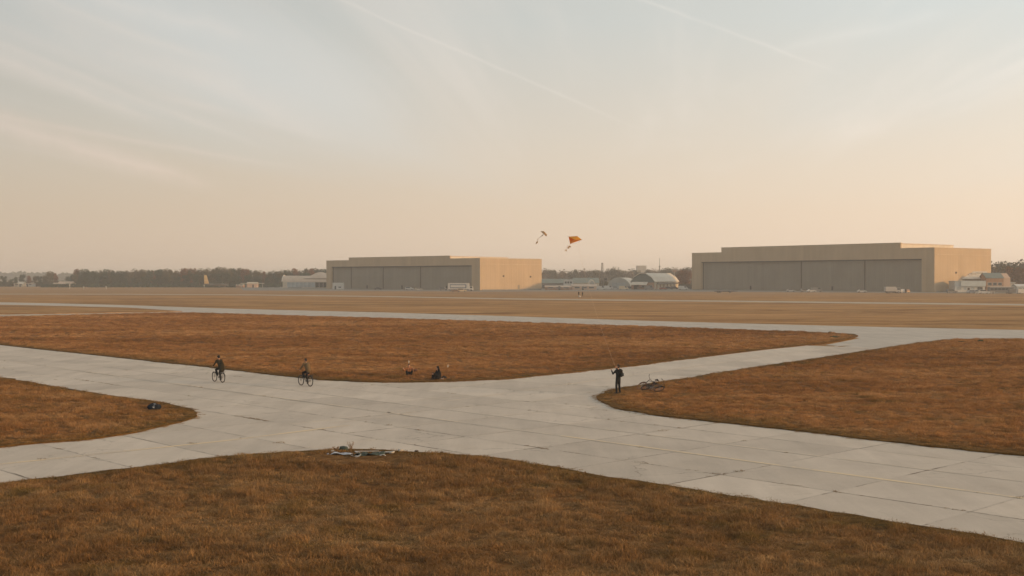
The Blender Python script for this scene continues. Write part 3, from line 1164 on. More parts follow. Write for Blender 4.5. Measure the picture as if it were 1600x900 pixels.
def hangar(label, A, B, depth, h_low, h_high, h_door, px_step, px_door, px_leaf, group):
    A, B = A.to_2d(), B.to_2d()
    W = (B - A).length
    rz = math.atan2(B.y - A.y, B.x - A.x)
    t = thing('hangar', label, 'hangar', (A.x, A.y, 0), rz, group)
    X = lambda p: wall_x(A, B, p)
    s0, s1 = X(px_step[0]), X(px_step[1])
    d0, d1 = X(px_door[0]), X(px_door[1])
    D = depth
    # front: two piers and the header, butted; then the raised middle
    mb = MB().box(0, d0, 0, 1.6, 0, h_door)
    mb.build('front_pier', 'hangar_wall', t)
    MB().box(d1, W, 0, 1.6, 0, h_door).build('front_pier', 'hangar_wall', t)
    MB().box(0, W, 0, 1.6, h_door, h_low).build('header_wall', 'hangar_wall', t)
    mb = MB().box(s0, s1, 0, 0.8, h_low, h_high)
    par = mb.build('raised_parapet', 'hangar_wall', t)
    MB().box(s0 - 0.15, s1 + 0.15, -0.15, 0.95, h_high, h_high + 0.22).build('coping', 'hangar_trim', par)
    # the raised roof block behind the parapet
    blk = MB().box(s0 + 0.6, s1 - 0.4, 0.8, D - 3, h_low + 0.2, h_high - 0.45).build('roof_block', 'roof_pale', t)
    MB().prism([(0.8, h_high - 0.45), (D - 2.6, h_high - 0.45), (D - 2.6, h_high - 0.25), (0.8, h_high - 0.1)], 'x', s0 + 0.4, s1 - 0.2).build('roof_edge', 'roof_beige', blk)
    # sides and back
    side = MB().box(W - 0.5, W, 1.6, D, 0.6, h_low).build('side_wall', 'hangar_wall', t)
    MB().box(W, W + 0.22, 1.8, D - 0.2, h_low - 3.35, h_low - 3.05).build('wall_rail', 'hangar_trim', side)
    MB().box(W, W + 0.25, 1.7, D, 0.0, 0.6).build('plinth', 'plinth', side)
    for q, z in ((0.36, h_low * 0.42), (0.80, h_low * 0.40)):
        MB().box(W, W + 0.3, D * q, D * q + 0.9, z, z + 0.9).build('wall_vent', 'dark_void', side)
    dr = MB().box(W, W + 0.12, D * 0.60, D * 0.60 + 1.5, 0.62, 2.9).build('side_door', 'hangar_door', side)
    MB().box(0, 0.5, 1.6, D, 0, h_low).build('side_wall', 'hangar_wall', t)
    MB().box(0.5, W - 0.5, D - 0.5, D, 0, h_low).build('back_wall', 'hangar_wall', t)
    MB().box(-0.12, s0 - 0.15, -0.12, 0.5, h_low, h_low + 0.22).build('coping', 'hangar_trim', t)
    MB().box(s1 + 0.15, W + 0.12, -0.12, 0.5, h_low, h_low + 0.22).build('coping', 'hangar_trim', t)
    MB().box(W - 0.4, W + 0.12, 0.5, D + 0.1, h_low, h_low + 0.22).build('coping', 'hangar_trim', t)
    MB().box(0.5, W - 0.5, 1.6, D - 0.5, h_low - 0.35, h_low - 0.15).build('roof', 'roof_beige', t)
    # doors: big leaves on two tracks, ribbed
    edges = [d0] + [X(p) for p in px_leaf] + [d1]
    for i in range(len(edges) - 1):
        y = 0.85 if i % 2 else 1.15
        a, b = edges[i] + (0.0 if i % 2 else 0.12), edges[i + 1] - (0.0 if i % 2 else 0.12)
        prof, x = [], a
        n = max(6, int((b - a) / 1.1))
        w = (b - a) / n
        for k in range(n):
            x = a + k * w
            prof += [(x, y), (x + w * 0.55, y), (x + w * 0.62, y + 0.10), (x + w * 0.93, y + 0.10)]
        prof += [(b, y), (b, y + 0.28), (a, y + 0.28)]
        leaf = MB().prism(prof, 'z', 0.25, h_door - 0.02).build('door_leaf', 'hangar_door', t)
        MB().box(a, a + 0.7, y - 0.22, y - 0.002, 0.25, h_door - 0.56).build('seam_shade_strip', 'seam_shade', leaf)  # dark strip for the leaf seam; the first also paints the reveal's shade
        MB().box(a + 0.4, b - 0.1, y - 0.06, y - 0.003, h_door * 0.5, h_door * 0.5 + 0.25).build('door_rail', 'hangar_door', leaf)
        if b - a > 12:
            MB().box(a + (b - a) * 0.5, a + (b - a) * 0.5 + 1.1, y - 0.08, y - 0.004, 0.3, 2.4).build('wicket_door', 'dark_void', leaf)
    MB().box(d0, d1, 0.10, 0.5, h_door - 0.55, h_door - 0.003).build('door_track', 'dark_void', t)
    MB().box(d0, d1, 0.4, 1.6, 0.0, 0.25).build('floor_track', 'plinth', t)
    # near-black sheet behind the leaves, painted as the unlit interior
    MB().box(d0, d1, 1.61, 1.8, 0, h_door).build('interior_dark_sheet', 'dark_void', t)
    # roof vents
    for k in range(3):
        x = s0 + (s1 - s0) * (0.25 + 0.25 * k)
        MB().box(x, x + 1.6, D * 0.55, D * 0.55 + 1.6, h_high - 0.42, h_high + 0.02).build('roof_vent', 'steel', blk)
    return t, A, B, rz, W


HR_A, HR_B = G(1081, 452.2), G(1460, 456.3)
HL_A, HL_B = G(510, 451.0), G(750, 453.6)
hangar_r = hangar('larger tan hangar at the right with three tall grey door leaves', HR_A, HR_B, 50, 21.7, 24.5, 16.4, (1127, 1407), (1096, 1440), (1250, 1348), 'big hangars along the apron')
hangar_l = hangar('smaller tan hangar at centre left with orange sunlit end wall', HL_A, HL_B, 50, 17.85, 19.5, 14.0, (545, 703), (518, 737), (547, 596, 655), 'big hangars along the apron')


# ------------------------------------------------------------------ smaller buildings
def window_row(t, x0, x1, n, z0, z1, y, w=0.7, frame='white_panel'):
    step = (x1 - x0) / n
    for k in range(n):
        a = x0 + step * (k + 0.5 - w / 2)
        b = x0 + step * (k + 0.5 + w / 2)
        f = MB().box(a - 0.12, b + 0.12, y - 0.06, y - 0.004, z0 - 0.12, z1 + 0.12).build('window', frame, t)
        MB().box(a, b, y - 0.10, y - 0.062, z0, z1).build('pane', 'dark_glass', f)


def place(px0, px1, py_base, Y=None):
    """left-front corner and width of a front that faces the camera squarely"""
    if Y is None:
        Y = G((px0 + px1) / 2, py_base).y
    a, b = at(px0, 450, Y), at(px1, 450, Y)
    return Vector((a.x, Y, 0)), b.x - a.x, Y


def hz(py, Y):
    return at(800, py, Y).z


def box_house(name, label, cat, px0, px1, py_top, Y, depth, wall, roof, rise=0.0, windows=0, door=None, group=None, rz=0.0, eave=0.3, wz=(1.2, 2.2)):
    """rectangular building with a flat, or a ridged roof whose ridge runs along its front"""
    p, W, Y = place(px0, px1, None, Y)
    h = hz(py_top, Y)
    t = thing(name, label, cat, p, rz, group)
    MB().box(0, W, 0, depth, 0, h - rise - 0.15).build('wall', wall, t)
    e = h - rise - 0.15
    if rise > 0:
        MB().prism([(-eave, e - 0.05), (depth / 2, h - 0.05), (depth + eave, e - 0.05), (depth + eave, e + 0.12), (depth / 2, h + 0.12), (-eave, e + 0.12)], 'x', -eave, W + eave).build('roof', roof, t)
        MB().prism([(0.01, e + 0.0), (depth - 0.01, e + 0.0), (depth / 2, h - 0.06)], 'x', 0.01, W - 0.01).build('gable', wall, t)
    else:
        MB().box(-eave, W + eave, -eave, depth + eave, e, e + 0.3).build('roof', roof, t)
    if windows:
        window_row(t, W * 0.06, W * 0.94, windows, wz[0], wz[1], 0)
    if door:
        a = W * door
        d = MB().box(a, a + 1.1, -0.05, -0.004, 0, 2.1).build('door', 'dark_void', t)
        MB().box(a + 0.85, a + 0.95, -0.12, -0.052, 0.95, 1.1).build('handle', 'steel', d)
    return t, W, h


def arch_profile(w, h, n=16, wall=0.0):
    return [(w / 2 - w / 2 * math.cos(math.pi * i / n), wall + (h - wall) * math.sin(math.pi * i / n)) for i in range(n + 1)]


# curved-roof annex beside the left hangar
p, W, Y = place(441, 520, None, 800)
t = thing('annex', 'low curved roof annex tucked against the left end of the smaller hangar', 'building', p)
prof = [(0, 4.3), (1.2, 6.0), (3.5, 7.4), (6.5, 8.2), (9, 8.4), (12, 8.0), (16, 6.0), (18, 4.3)]
MB().prism(prof, 'x', 0, W).build('roof', 'roof_beige', t)
MB().box(0.2, W, 0.25, 17.7, 0, 4.3).build('wall', 'wall_cream', t)
ring = MB()
for i in range(len(prof) - 1):
    (y0, z0), (y1, z1) = prof[i], prof[i + 1]
    ring.add([(-0.5, y0, z0), (-0.5, y1, z1), (0.0, y1, z1), (0.0, y0, z0), (-0.5, y0, z0 + .5), (-0.5, y1, z1 + .5), (0, y1, z1 + .5), (0, y0, z0 + .5)],
             [(0, 1, 5, 4), (4, 5, 6, 7), (3, 7, 6, 2), (0, 3, 2, 1)])
ring.build('gable_rim', 'roof_pale', t)
hump = []
dm = MB()
for j in range(9):
    yy = 1.0 + 14.0 * j / 8
    for i in range(13):
        xx = W * 0.42 + (W * 0.60) * i / 12
        q = math.sin(math.pi * i / 12) ** 1.3 * math.sin(math.pi * j / 8) ** 0.8
        dm.v.append((xx, yy, 6.6 + 4.3 * q))
for j in range(8):
    for i in range(12):
        a = j * 13 + i
        dm.f.append((a, a + 1, a + 14, a + 13))
dm.build('roof_hump', 'roof_beige', t, True)
n = 11
for k in range(n):
    a = 3.4 + (W - 4.4) * k / n
    b = a + (W - 4.4) / n - 0.25
    pn = MB().box(a, b, -0.02, 0.245, 0.5, 3.9).build('glazed_panel', 'dark_void' if k in (7, 8, 9) else 'glazing', t)
    MB().box(a - 0.2, a - 0.02, -0.1, 0.24, 0, 4.2).build('mullion', 'white_panel', t)
MB().box(4.0, 4.2 + 9, -0.4, -0.05, 0.0, 0.5).build('planter', 'plinth', t)

# between the hangars
G1 = 'low sheds between the two hangars'
box_house('shed', 'long dull teal shed touching the right end of the smaller hangar', 'shed', 843, 882, 436.0, 775, 14, 'mast_grey', 'roof_teal', 2.6, 4, None, G1)
box_house('office_block', 'small pale box office standing in front of the long teal shed', 'building', 881, 895, 436.5, 752, 7, 'white_panel', 'pale_blue', 0, 3, 0.7, None, wz=(3.4, 4.6))
box_house('shed', 'teal roofed shed just left of the lattice tower', 'shed', 896, 936, 434.5, 800, 16, 'wall_grey', 'roof_teal', 3.2, 5, None, G1)
p, W, Y = place(919, 931, None, 770)
t = thing('arched_shelter', 'small pale arched shelter left of the lattice tower', 'shed', p)
h = hz(436.5, Y)
MB().prism(arch_profile(W, h), 'y', 0, 9).build('shell', 'roof_pale', t)
MB().prism([(x * 0.8 + W * 0.1, z * 0.82) for x, z in arch_profile(W, h)], 'y', -0.12, -0.004).build('end_wall', 'wall_grey', t)
MB().box(W * 0.35, W * 0.65, -0.25, -0.125, 0, 2.4).build('door', 'dark_void', t)
box_house('stores_building', 'low cream roofed stores building right of the pale box office', 'building', 894, 932, 444.6, 690, 8, 'wall_pink', 'roof_beige', 0.9, 3, 0.4, wz=(0.9, 1.6))
box_house('stores_building', 'low pink walled stores building at the foot of the smaller hangar', 'building', 852, 893, 446.4, 690, 7, 'brick', 'roof_beige', 0.7, 3, 0.5, wz=(0.9, 1.6))

# lattice tower
p = at(941, 450, 740)
t = thing('lattice_tower', 'slender tapered lattice tower with a side platform between the hangars', 'tower', (p.x, 740, 0))
ht = hz(412, 740)
mb = MB()
w0, w1 = 0.85, 0.42
for sx, sy in ((-1, -1), (1, -1), (1, 1), (-1, 1)):
    MB().tube([(sx * w0, sy * w0, 0), (sx * w1, sy * w1, ht)], [0.16, 0.12], 6).build('leg', 'mast_grey', t)
n = 9
for k in range(n):
    a, b = k / n, (k + 1) / n
    wa, wb_ = w0 + (w1 - w0) * a, w0 + (w1 - w0) * b
    c4 = ((-1, -1), (1, -1), (1, 1), (-1, 1))
    for q in range(4):
        (x0, y0), (x1, y1) = c4[q], c4[(q + 1) % 4]
        mb.tube([(x0 * wa, y0 * wa, ht * a), (x1 * wb_, y1 * wb_, ht * b)], 0.075, 4)
        mb.tube([(x1 * wa, y1 * wa, ht * a), (x0 * wb_, y0 * wb_, ht * b)], 0.075, 4)
        mb.tube([(x0 * wb_, y0 * wb_, ht * b), (x1 * wb_, y1 * wb_, ht * b)], 0.075, 4)
mb.build('bracing', 'mast_grey', t)
zc_ = hz(436.5, 740)
pl = MB().box(-0.9, 3.0, -0.9, 0.9, zc_ - 0.9, zc_ - 0.6).build('platform', 'mast_grey', t)
MB().box(1.2, 2.8, -0.7, 0.7, zc_ - 0.6, zc_ + 0.7).build('cabinet', 'dark_void', pl)
MB().box(-0.55, 0.55, -0.55, 0.55, ht, ht + 0.5).build('top_cap', 'mast_grey', t)

# arched hangars
p, W, Y = place(948, 986, None, 745)
h = hz(433.8, Y)
t = thing('arched_hangar', 'grey arched hangar with a rounded front right of the lattice tower', 'hangar', p, R(-14))
MB().prism(arch_profile(W, h), 'y', 0, 34).build('shell', 'roof_pale', t)
MB().prism([(x * 0.985 + W * 0.0075, z * 0.985) for x, z in arch_profile(W, h)], 'y', -0.3, -0.004).build('end_wall', 'wall_grey', t)
dd = MB().box(W * 0.22, W * 0.78, -0.5, -0.31, 0, h * 0.55).build('door', 'glazing', t)
for k in range(5):
    MB().box(W * (0.22 + 0.112 * k), W * (0.22 + 0.112 * k) + 0.15, -0.6, -0.502, 0, h * 0.55).build('door_rib', 'wall_grey', dd)

p, W, Y = place(986, 1022, None, 720)
h = hz(428.2, Y)
t = thing('gabled_hangar', 'white roofed hangar with a dark teal gable and brick front', 'hangar', p, R(-24))
L = 52
W *= 1.05
eb = h * 0.50
prof = [(0, 0), (W, 0), (W, eb), (W * 0.86, eb + (h - eb) * 0.55), (W * 0.62, h), (W * 0.38, h), (W * 0.14, eb + (h - eb) * 0.55), (0, eb)]
MB().prism(prof, 'y', 0.4, L).build('shell', 'wall_cream', t)
rp = [(W + 0.4, eb - 0.2), (W * 0.87, eb + (h - eb) * 0.58), (W * 0.63, h + 0.3), (W * 0.37, h + 0.3), (W * 0.13, eb + (h - eb) * 0.58), (-0.4, eb - 0.2)]
rp2 = [(x, z + 0.35) for x, z in rp]
MB().prism(rp + rp2[::-1], 'y', -0.4, L + 0.5).build('roof', 'roof_pale', t)
MB().prism([(0.1, eb * 0.9), (W - 0.1, eb * 0.9), (W - 0.1, eb), (W * 0.86, eb + (h - eb) * 0.55), (W * 0.62, h), (W * 0.38, h), (W * 0.14, eb + (h - eb) * 0.55), (0.1, eb)], 'y', 0.1, 0.39).build('gable', 'gable_teal', t)
MB().box(0.1, W - 0.1, 0.0, 0.39, 0, eb * 0.9).build('front_wall', 'brick', t)
aw = MB().prism([(-2.6, eb * 0.62), (0.0, eb * 0.98), (0.0, eb * 0.90), (-2.6, eb * 0.56)], 'x', 0.6, W * 0.72).build('awning', 'roof_pale', t)
MB().box(W * 0.12, W * 0.34, -0.12, -0.003, 0, 2.6).build('door', 'dark_void', t)
window_row(t, W * 0.42, W * 0.95, 2, 1.0, 2.4, 0)
MB().box(W + 0.41, W + 0.9, 4, L - 3, eb * 0.70, eb * 0.86).build('window_band', 'dark_glass', t)
for k in range(6):
    MB().box(W + 0.003, W + 0.5, 4 + k * (L - 7) / 6, 4.5 + k * (L - 7) / 6, 0, eb * 0.68).build('buttress', 'brick', t)

# mast and far block
p = at(1030.5, 450, 880)
t = thing('radio_mast', 'thin radio mast rising behind the white roofed hangar', 'mast', (p.x, 880, 0))
hm = hz(403.5, 880)
MB().tube([(0, 0, 0), (0, 0, hm * 0.72)], 0.30, 6).build('lower_mast', 'mast_grey', t)
MB().tube([(0, 0, hm * 0.72), (0, 0, hm)], 0.16, 6).build('upper_mast', 'mast_grey', t)
mb = MB()
for a in range(3):
    mb.tube([(0, 0, hm * 0.7), (7 * math.cos(a * 2.1), 7 * math.sin(a * 2.1), 0)], 0.03, 4)
mb.build('guy_wires', 'mast_grey', t)
MB().box(-0.5, 0.5, -0.5, 0.5, hm * 0.70, hm * 0.74).build('collar', 'mast_grey', t)
box_house('tower_block', 'hazy square block standing above the far trees between the hangars', 'building', 995.5, 1010, 415.2, 1500, 12, 'wall_grey', 'wall_grey', 0, 4, None, wz=(12, 14))
p = at(1054, 450, 760)
t = thing('lamp_mast', 'short lamp mast with a dark head by the russet trees', 'mast', (p.x, 760, 0))
hm = hz(424.5, 760)
MB().tube([(0, 0, 0), (0, 0, hm)], [0.2, 0.12], 6).build('pole', 'white_panel', t)
MB().box(-1.2, 1.2, -0.4, 0.4, hm, hm + 0.8).build('lamp_head', 'brick', t)

# right-hand cluster
p, W, Y = place(1494, 1546, None, 598)
h = hz(425.0, Y)
e = hz(434.6, Y - 5)
t = thing('workshop', 'timber workshop with a long patched slope of roof at the larger hangar', 'building', p)
MB().prism([(0, 0), (9, 0), (9, e + 0.4), (4.5, h - 0.1), (0, e)], 'x', 0, W).build('wall', 'timber', t)
MB().prism([(-1.2, e - 0.5), (4.5, h), (4.5, h + 0.3), (-1.2, e - 0.2)], 'x', -0.5, W + 0.3).build('roof', 'roof_pale', t)
MB().prism([(4.5, h), (9.8, e), (9.8, e + 0.3), (4.5, h + 0.3)], 'x', -0.5, W + 0.3).build('roof', 'roof_beige', t)
for k, q in enumerate((0.28, 0.52, 0.72)):
    yy = 1.4 + 0.6 * k
    zz = e - 0.2 + (h + 0.5 - e) * (yy + 1.2) / 5.7
    MB().box(W * q, W * q + 2.4, yy, yy + 2.2, zz - 0.2, zz + 0.75).build('skylight', 'wall_cream' if k else 'roof_beige', t)
window_row(t, 3, W - 2, 4, 1.4, 2.6, 0)
box_house('office_building', 'low pale blue office in front of the timber workshop', 'building', 1492, 1539, 439.2, 578, 8, 'white_panel', 'pale_blue', 0, 0, 0.42)
t_off = bpy.context.scene.objects['office_building']
Wo = place(1492, 1539, None, 578)[1]
ho = hz(439.2, 578)
MB().box(2.6, Wo + 0.1, -0.8, -0.31, ho - 2.6, ho - 0.2).build('fascia', 'pale_blue', t_off)
for k, (a, b) in enumerate(((0.06, 0.22), (0.3, 0.4), (0.54, 0.66), (0.74, 0.93))):
    f = MB().box(Wo * a, Wo * b, -0.08, -0.004, 1.0, 2.6).build('window', 'white_panel', t_off)
    MB().box(Wo * a + 0.15, Wo * b - 0.15, -0.12, -0.082, 1.15, 2.45).build('pane', 'dark_glass' if k == 3 else 'glazing', f)
t, W, h = box_house('brick_house', 'two storey brick house with a sunlit gable right of the workshop', 'building', 1541, 1568, 426.6, 590, 9, 'brick', 'roof_teal', 2.4, 3, 0.1, None, wz=(3.2, 4.6))
MB().box(0.3, W - 0.3, -0.2, -0.004, 2.5, 2.75).build('string_course', 'wall_cream', t)
MB().prism([(0.02, 0), (8.98, 0), (8.98, h - 2.5), (4.5, h - 0.1), (0.02, h - 2.5)], 'x', W + 0.01, W + 3.4).build('lit_gable_end', 'wall_pink', t)  # sunlit gable end: its light is put into the paler wall colour
box_house('garage', 'grey flat garage with a pale roof edge right of the brick house', 'shed', 1568, 1586, 441.5, 600, 7, 'wall_grey', 'pale_blue', 0, 3, None, wz=(1.0, 2.2))
box_house('cabin', 'pale cabin with a rounded edge at the right border of the photo', 'building', 1589, 1606, 444.2, 575, 6, 'pale_blue', 'white_panel', 1.0, 2, 0.2, wz=(1.0, 1.9))

# left-hand small buildings
G2 = 'small houses in front of the far wood'
box_house('cottage', 'small cream cottage at the far left before dark round trees', 'house', 22, 36, 440.4, 930, 6, 'wall_cream', 'roof_pale', 1.6, 2, 0.6, G2)
box_house('cottage', 'pale pair of low sheds beside the far left cottage', 'house', 38, 51, 441.6, 940, 6, 'white_panel', 'roof_beige', 1.2, 2, 0.3, G2)
box_house('cottage', 'long cream house with a busy roof before the wood left', 'house', 90, 113, 439.8, 915, 7, 'wall_cream', 'roof_beige', 1.8, 4, 0.5, G2)
box_house('cottage', 'tiny pale hut left of the long cream house', 'house', 82, 87, 442.0, 912, 5, 'white_panel', 'roof_beige', 0.8, 1, None, G2)
t, W, h = box_house('pink_shed', 'pinkish shed with flat white canopies on both sides before the wood', 'shed', 386, 401, 441.0, 850, 6, 'wall_pink', 'wall_cream', 0.8, 0, 0.55)
for a, b in ((-4.6, -0.35), (W + 0.35, W + 4.6)):
    c_ = MB().box(a, b, 0, 4, h - 0.9, h - 0.6).build('canopy', 'white_panel', t)
    MB().box(a + 0.2, a + 0.4, 0.2, 0.4, 0, h - 0.9).build('canopy_post', 'white_panel', c_)
    MB().box(b - 0.4, b - 0.2, 0.2, 0.4, 0, h - 0.9).build('canopy_post', 'white_panel', c_)
box_house('red_shed', 'low dull red shed left of the pinkish canopy shed', 'shed', 369, 380, 444.6, 860, 5, 'brick', 'roof_beige', 0.6, 2, None)


# parked aircraft whose tan fin stands before the wood
p = at(322, 450, 830)
t = thing('parked_aircraft', 'parked aircraft with a tall tan tail fin before the dark wood', 'aircraft', (p.x + 8.2, 830, 0), R(6))
hf = hz(430, 830)
MB().tube([(-9, 0, 2.6), (-7, 0, 2.4), (-2, 0, 2.0), (4, 0, 2.0), (6, 0, 1.9), (7.2, 0, 1.7)], [0.25, 0.55, 0.85, 0.9, 0.7, 0.2], 12).build('fuselage', mat('hull_grey', (0.10, 0.105, 0.09), 0.7), t, True)
MB().prism([(-9.2, 2.6), (-6.0, 2.7), (-7.6, hf), (-9.4, hf)], 'y', -0.15, 0.15).build('tail_fin', mat('fin_tan', (0.50, 0.36, 0.17), 0.6), t)
MB().box(-9.0, -7.2, -3.4, 3.4, hf * 0.55, hf * 0.55 + 0.18).build('tailplane', 'white_panel', t)
MB().prism([(0.2, -9.5), (1.8, -9.5), (2.8, 0), (1.8, 9.5), (0.2, 9.5), (-0.6, 0)], 'z', 2.75, 2.9).build('wing', 'hull_grey', t)
for y in (-1.5, 1.5):
    g = MB().tube([(1.0, y, 0.35), (1.0, y * 0.6, 1.6)], 0.12, 6).build('wheel_leg', 'steel', t)
    MB().torus(0.25, 0.12, 12, 6, c=(0, 0, 0)).build('tyre', 'rubber', g).location = (1.0, y, 0.36)
MB().tube([(5.2, 0, 0.3), (5.2, 0, 1.3)], 0.12, 6).build('nose_leg', 'steel', t)

# white marker boards at the edge of the far grass
for k, (px, py, hh, lb) in enumerate(((109, 451, 3.2, 'white marker post below the long cream house'), (131, 452, 1.8, 'second small white marker post from the left, alone in far grass'),
                                      (166, 451.5, 1.8, 'white marker post right of the two others in the far grass'), (319, 449.5, 2.2, 'white marker post below the tan tail fin'))):
    q = G(px, py)
    t = thing('marker_post', lb, 'post', (q.x, q.y, -0.06))
    MB().tube([(0, 0, 0), (0, 0, hh)], 0.16, 6).build('post', 'white_panel', t)
    MB().box(-0.4, 0.4, -0.25, -0.17, hh * 0.55, hh * 0.95).build('board', 'white_panel', t)


# ------------------------------------------------------------------ vehicles
def car_paint(name, col):
    return mat('paint_' + name, col, 0.35, 0.06, 1.0, spec=0.5)


for n_, c_ in (('white', (0.50, 0.49, 0.46)), ('silver', (0.36, 0.36, 0.35)), ('dark', (0.045, 0.045, 0.048)), ('grey', (0.17, 0.17, 0.165)), ('brown', (0.20, 0.12, 0.075)),
               ('red', (0.28, 0.07, 0.045)), ('blue', (0.10, 0.14, 0.19)), ('cream', (0.52, 0.43, 0.30))):
    car_paint(n_, c_)


def wheels(t, L, w, r, xs):
    for x in xs:
        for y in (0.02, w - 0.02):
            wh = MB().torus(r * 0.72, r * 0.28, 14, 6).build('wheel', 'rubber', t)
            wh.location = (x, y, r)
            wh.rotation_euler = (0, 0, math.pi / 2)
            MB().tube([(-0.09, 0, 0), (0.09, 0, 0)], r * 0.55, 10).build('rim', 'steel', wh)


def car(label, px, py, rz, paint, kind='car', group='vehicles parked near the hangars'):
    q = G(px, py, -0.05)
    L, w = {'car': (4.4, 1.8), 'van': (5.4, 2.0), 'suv': (4.7, 1.9)}[kind]
    t = thing('parked_' + ('van' if kind == 'van' else 'car'), label, 'van' if kind == 'van' else 'car', q, rz, group)
    if kind == 'van':
        body = [(0, 0.35), (L, 0.35), (L, 1.1), (L - 0.5, 1.35), (L - 1.3, 2.2), (0.1, 2.3), (0, 2.1)]
        glass = [(L - 0.72, 1.32), (L - 1.42, 2.08), (L - 2.2, 2.08), (L - 2.2, 1.32)]
    elif kind == 'suv':
        body = [(0, 0.4), (L, 0.4), (L, 0.95), (L - 1.2, 1.1), (L - 1.9, 1.7), (0.35, 1.75), (0.0, 1.1)]
        glass = [(L - 1.35, 1.13), (L - 1.95, 1.62), (0.55, 1.65), (0.35, 1.13)]
    else:
        body = [(0, 0.35), (L, 0.35), (L, 0.72), (L - 0.9, 0.92), (L - 1.6, 1.40), (1.1, 1.43), (0.4, 0.98), (0, 0.9)]
        glass = [(L - 1.1, 0.95), (L - 1.66, 1.34), (1.16, 1.36), (0.66, 0.97)]
    MB().prism(body, 'y', 0, w).build('body', 'paint_' + paint, t)
    MB().prism(glass, 'y', -0.02, w + 0.02).build('side_windows', 'dark_glass', t)
    wheels(t, L, w, 0.33, (0.85, L - 0.9))
    for y in (0.15, w - 0.45):
        MB().box(L - 0.02, L + 0.03, y, y + 0.3, 0.6, 0.75).build('headlight', 'white_panel', t)
    return t


def truck(label, px, py, rz, paint, L=8.5, H=3.4, panel=False, group='vehicles parked near the hangars', name='box_truck'):
    q = G(px, py, -0.05)
    t = thing(name, label, 'truck', q, rz, group)
    w = 2.4
    MB().box(0, L - 2.1, 0, w, 0.9, H).build('cargo_box', 'paint_' + paint, t)
    MB().prism([(L - 2.0, 0.55), (L, 0.55), (L, 1.5), (L - 0.35, 2.5), (L - 2.0, 2.6)], 'y', 0.1, w - 0.1).build('cab', 'paint_' + paint, t)
    MB().prism([(L - 1.5, 1.6), (L - 0.12, 1.6), (L - 0.45, 2.3), (L - 1.5, 2.35)], 'y', 0.07, w - 0.07).build('cab_windows', 'dark_glass', t)
    MB().box(0.2, L - 1.8, 0.4, w - 0.4, 0.55, 0.9).build('chassis', 'black_metal', t)
    if panel:
        MB().box(1.0, L - 3.4, -0.04, -0.004, 1.5, H - 0.6).build('side_panel', 'paint_blue', t)
        MB().box(1.4, L - 4.0, -0.07, -0.042, 2.0, H - 1.05).build('panel_stripe', 'paint_white', t)
    wheels(t, L, w, 0.48, (1.3, L - 1.0))
    return t


def container(label, px, py, rz, m, L=6.0, H=2.6, w=2.4, group=None, dark=False):
    q = G(px, py, -0.05)
    t = thing('site_cabin', label, 'cabin', q, rz, group)
    prof = []
    n = int(L / 0.4)
    for k in range(n):
        x = L * k / n
        prof += [(x, 0.0), (x + L / n * 0.5, 0.0), (x + L / n * 0.6, 0.06), (x + L / n * 0.9, 0.06)]
    prof += [(L, 0), (L, w), (0, w)]
    MB().prism(prof, 'z', 0.15, H).build('shell', m, t)
    MB().box(-0.05, L + 0.05, -0.05, w + 0.05, H, H + 0.12).build('roof', 'white_panel', t)
    d = MB().box(L * 0.2, L * 0.2 + 0.95, -0.06, -0.004, 0.16, 2.15).build('door', 'dark_glass', t)
    f = MB().box(L * 0.55, L * 0.85, -0.06, -0.004, 1.0, 1.9).build('window', 'white_panel', t)
    MB().box(L * 0.55 + 0.1, L * 0.85 - 0.1, -0.1, -0.062, 1.1, 1.8).build('pane', 'dark_glass', f)
    return t


FR_L, FR_R = hangar_l[3], hangar_r[3]
# before the smaller hangar
container('white site cabin with a dark door at the left corner of the smaller hangar', 519.5, 452.5, R(-8), 'white_panel', 6.4, 4.0)
truck('white box truck with a dark blue side panel at the smaller hangar', 700, 454.8, R(-4), 'white', 13.2, 4.2, True)
car('brown car in front of the white box truck', 705, 456.6, R(3), 'brown', 'car')
car('tan estate car just right of the brown car', 714, 456.4, R(4), 'cream', 'suv')
car('white car third along the smaller hangar door', 633, 453.2, R(-10), 'white', 'suv')
car('small pale car right of the white car at the smaller hangar door', 648, 453.6, R(5), 'silver', 'car')
car('dark car beside the second door leaf of the smaller hangar', 585, 452.8, R(12), 'dark', 'car')
car('grey car at the right door edge of the smaller hangar', 686, 453.8, R(-6), 'grey', 'suv')
# row between the hangars
row = [(858, 'white', 'van', 'white van leftmost in the row between the hangars'), (870, 'grey', 'car', 'grey car second in the row between the hangars'),
       (880, 'cream', 'van', 'cream van below the pale box office'), (893, 'dark', 'suv', 'dark car right of the cream van'),
       (905, 'white', 'car', 'white car below the cream roofed stores building'), (917, 'brown', 'van', 'brown van below the arched shelter'),
       (932, 'white', 'van', 'white van just left of the lattice tower foot'), (944, 'white', 'van', 'white van just right of the lattice tower foot'),
       (956, 'silver', 'suv', 'silver car before the grey arched hangar'), (968, 'cream', 'van', 'cream van before the grey arched hangar'),
       (980, 'dark', 'suv', 'dark car between the arched hangar and the brick front'), (996, 'brown', 'suv', 'brown car before the brick front'),
       (1008, 'grey', 'van', 'grey van before the brick front'), (1020, 'cream', 'suv', 'cream car at the corner of the brick front'),
       (1031, 'red', 'car', 'red car below the white roof'), (1039, 'dark', 'suv', 'dark car below the white roof'), (1049, 'dark', 'suv', 'second dark car below the white roof, nearer the russet trees'),
       (1061, 'white', 'van', 'white van at the foot of the russet trees'), (1069, 'dark', 'suv', 'dark car left of the larger hangar corner')]
for k, (px, pa, ki, lb) in enumerate(row):
    car(lb, px, 452.3 + 0.5 * math.sin(k * 2.3), R(random.uniform(-12, 12)), pa, ki)
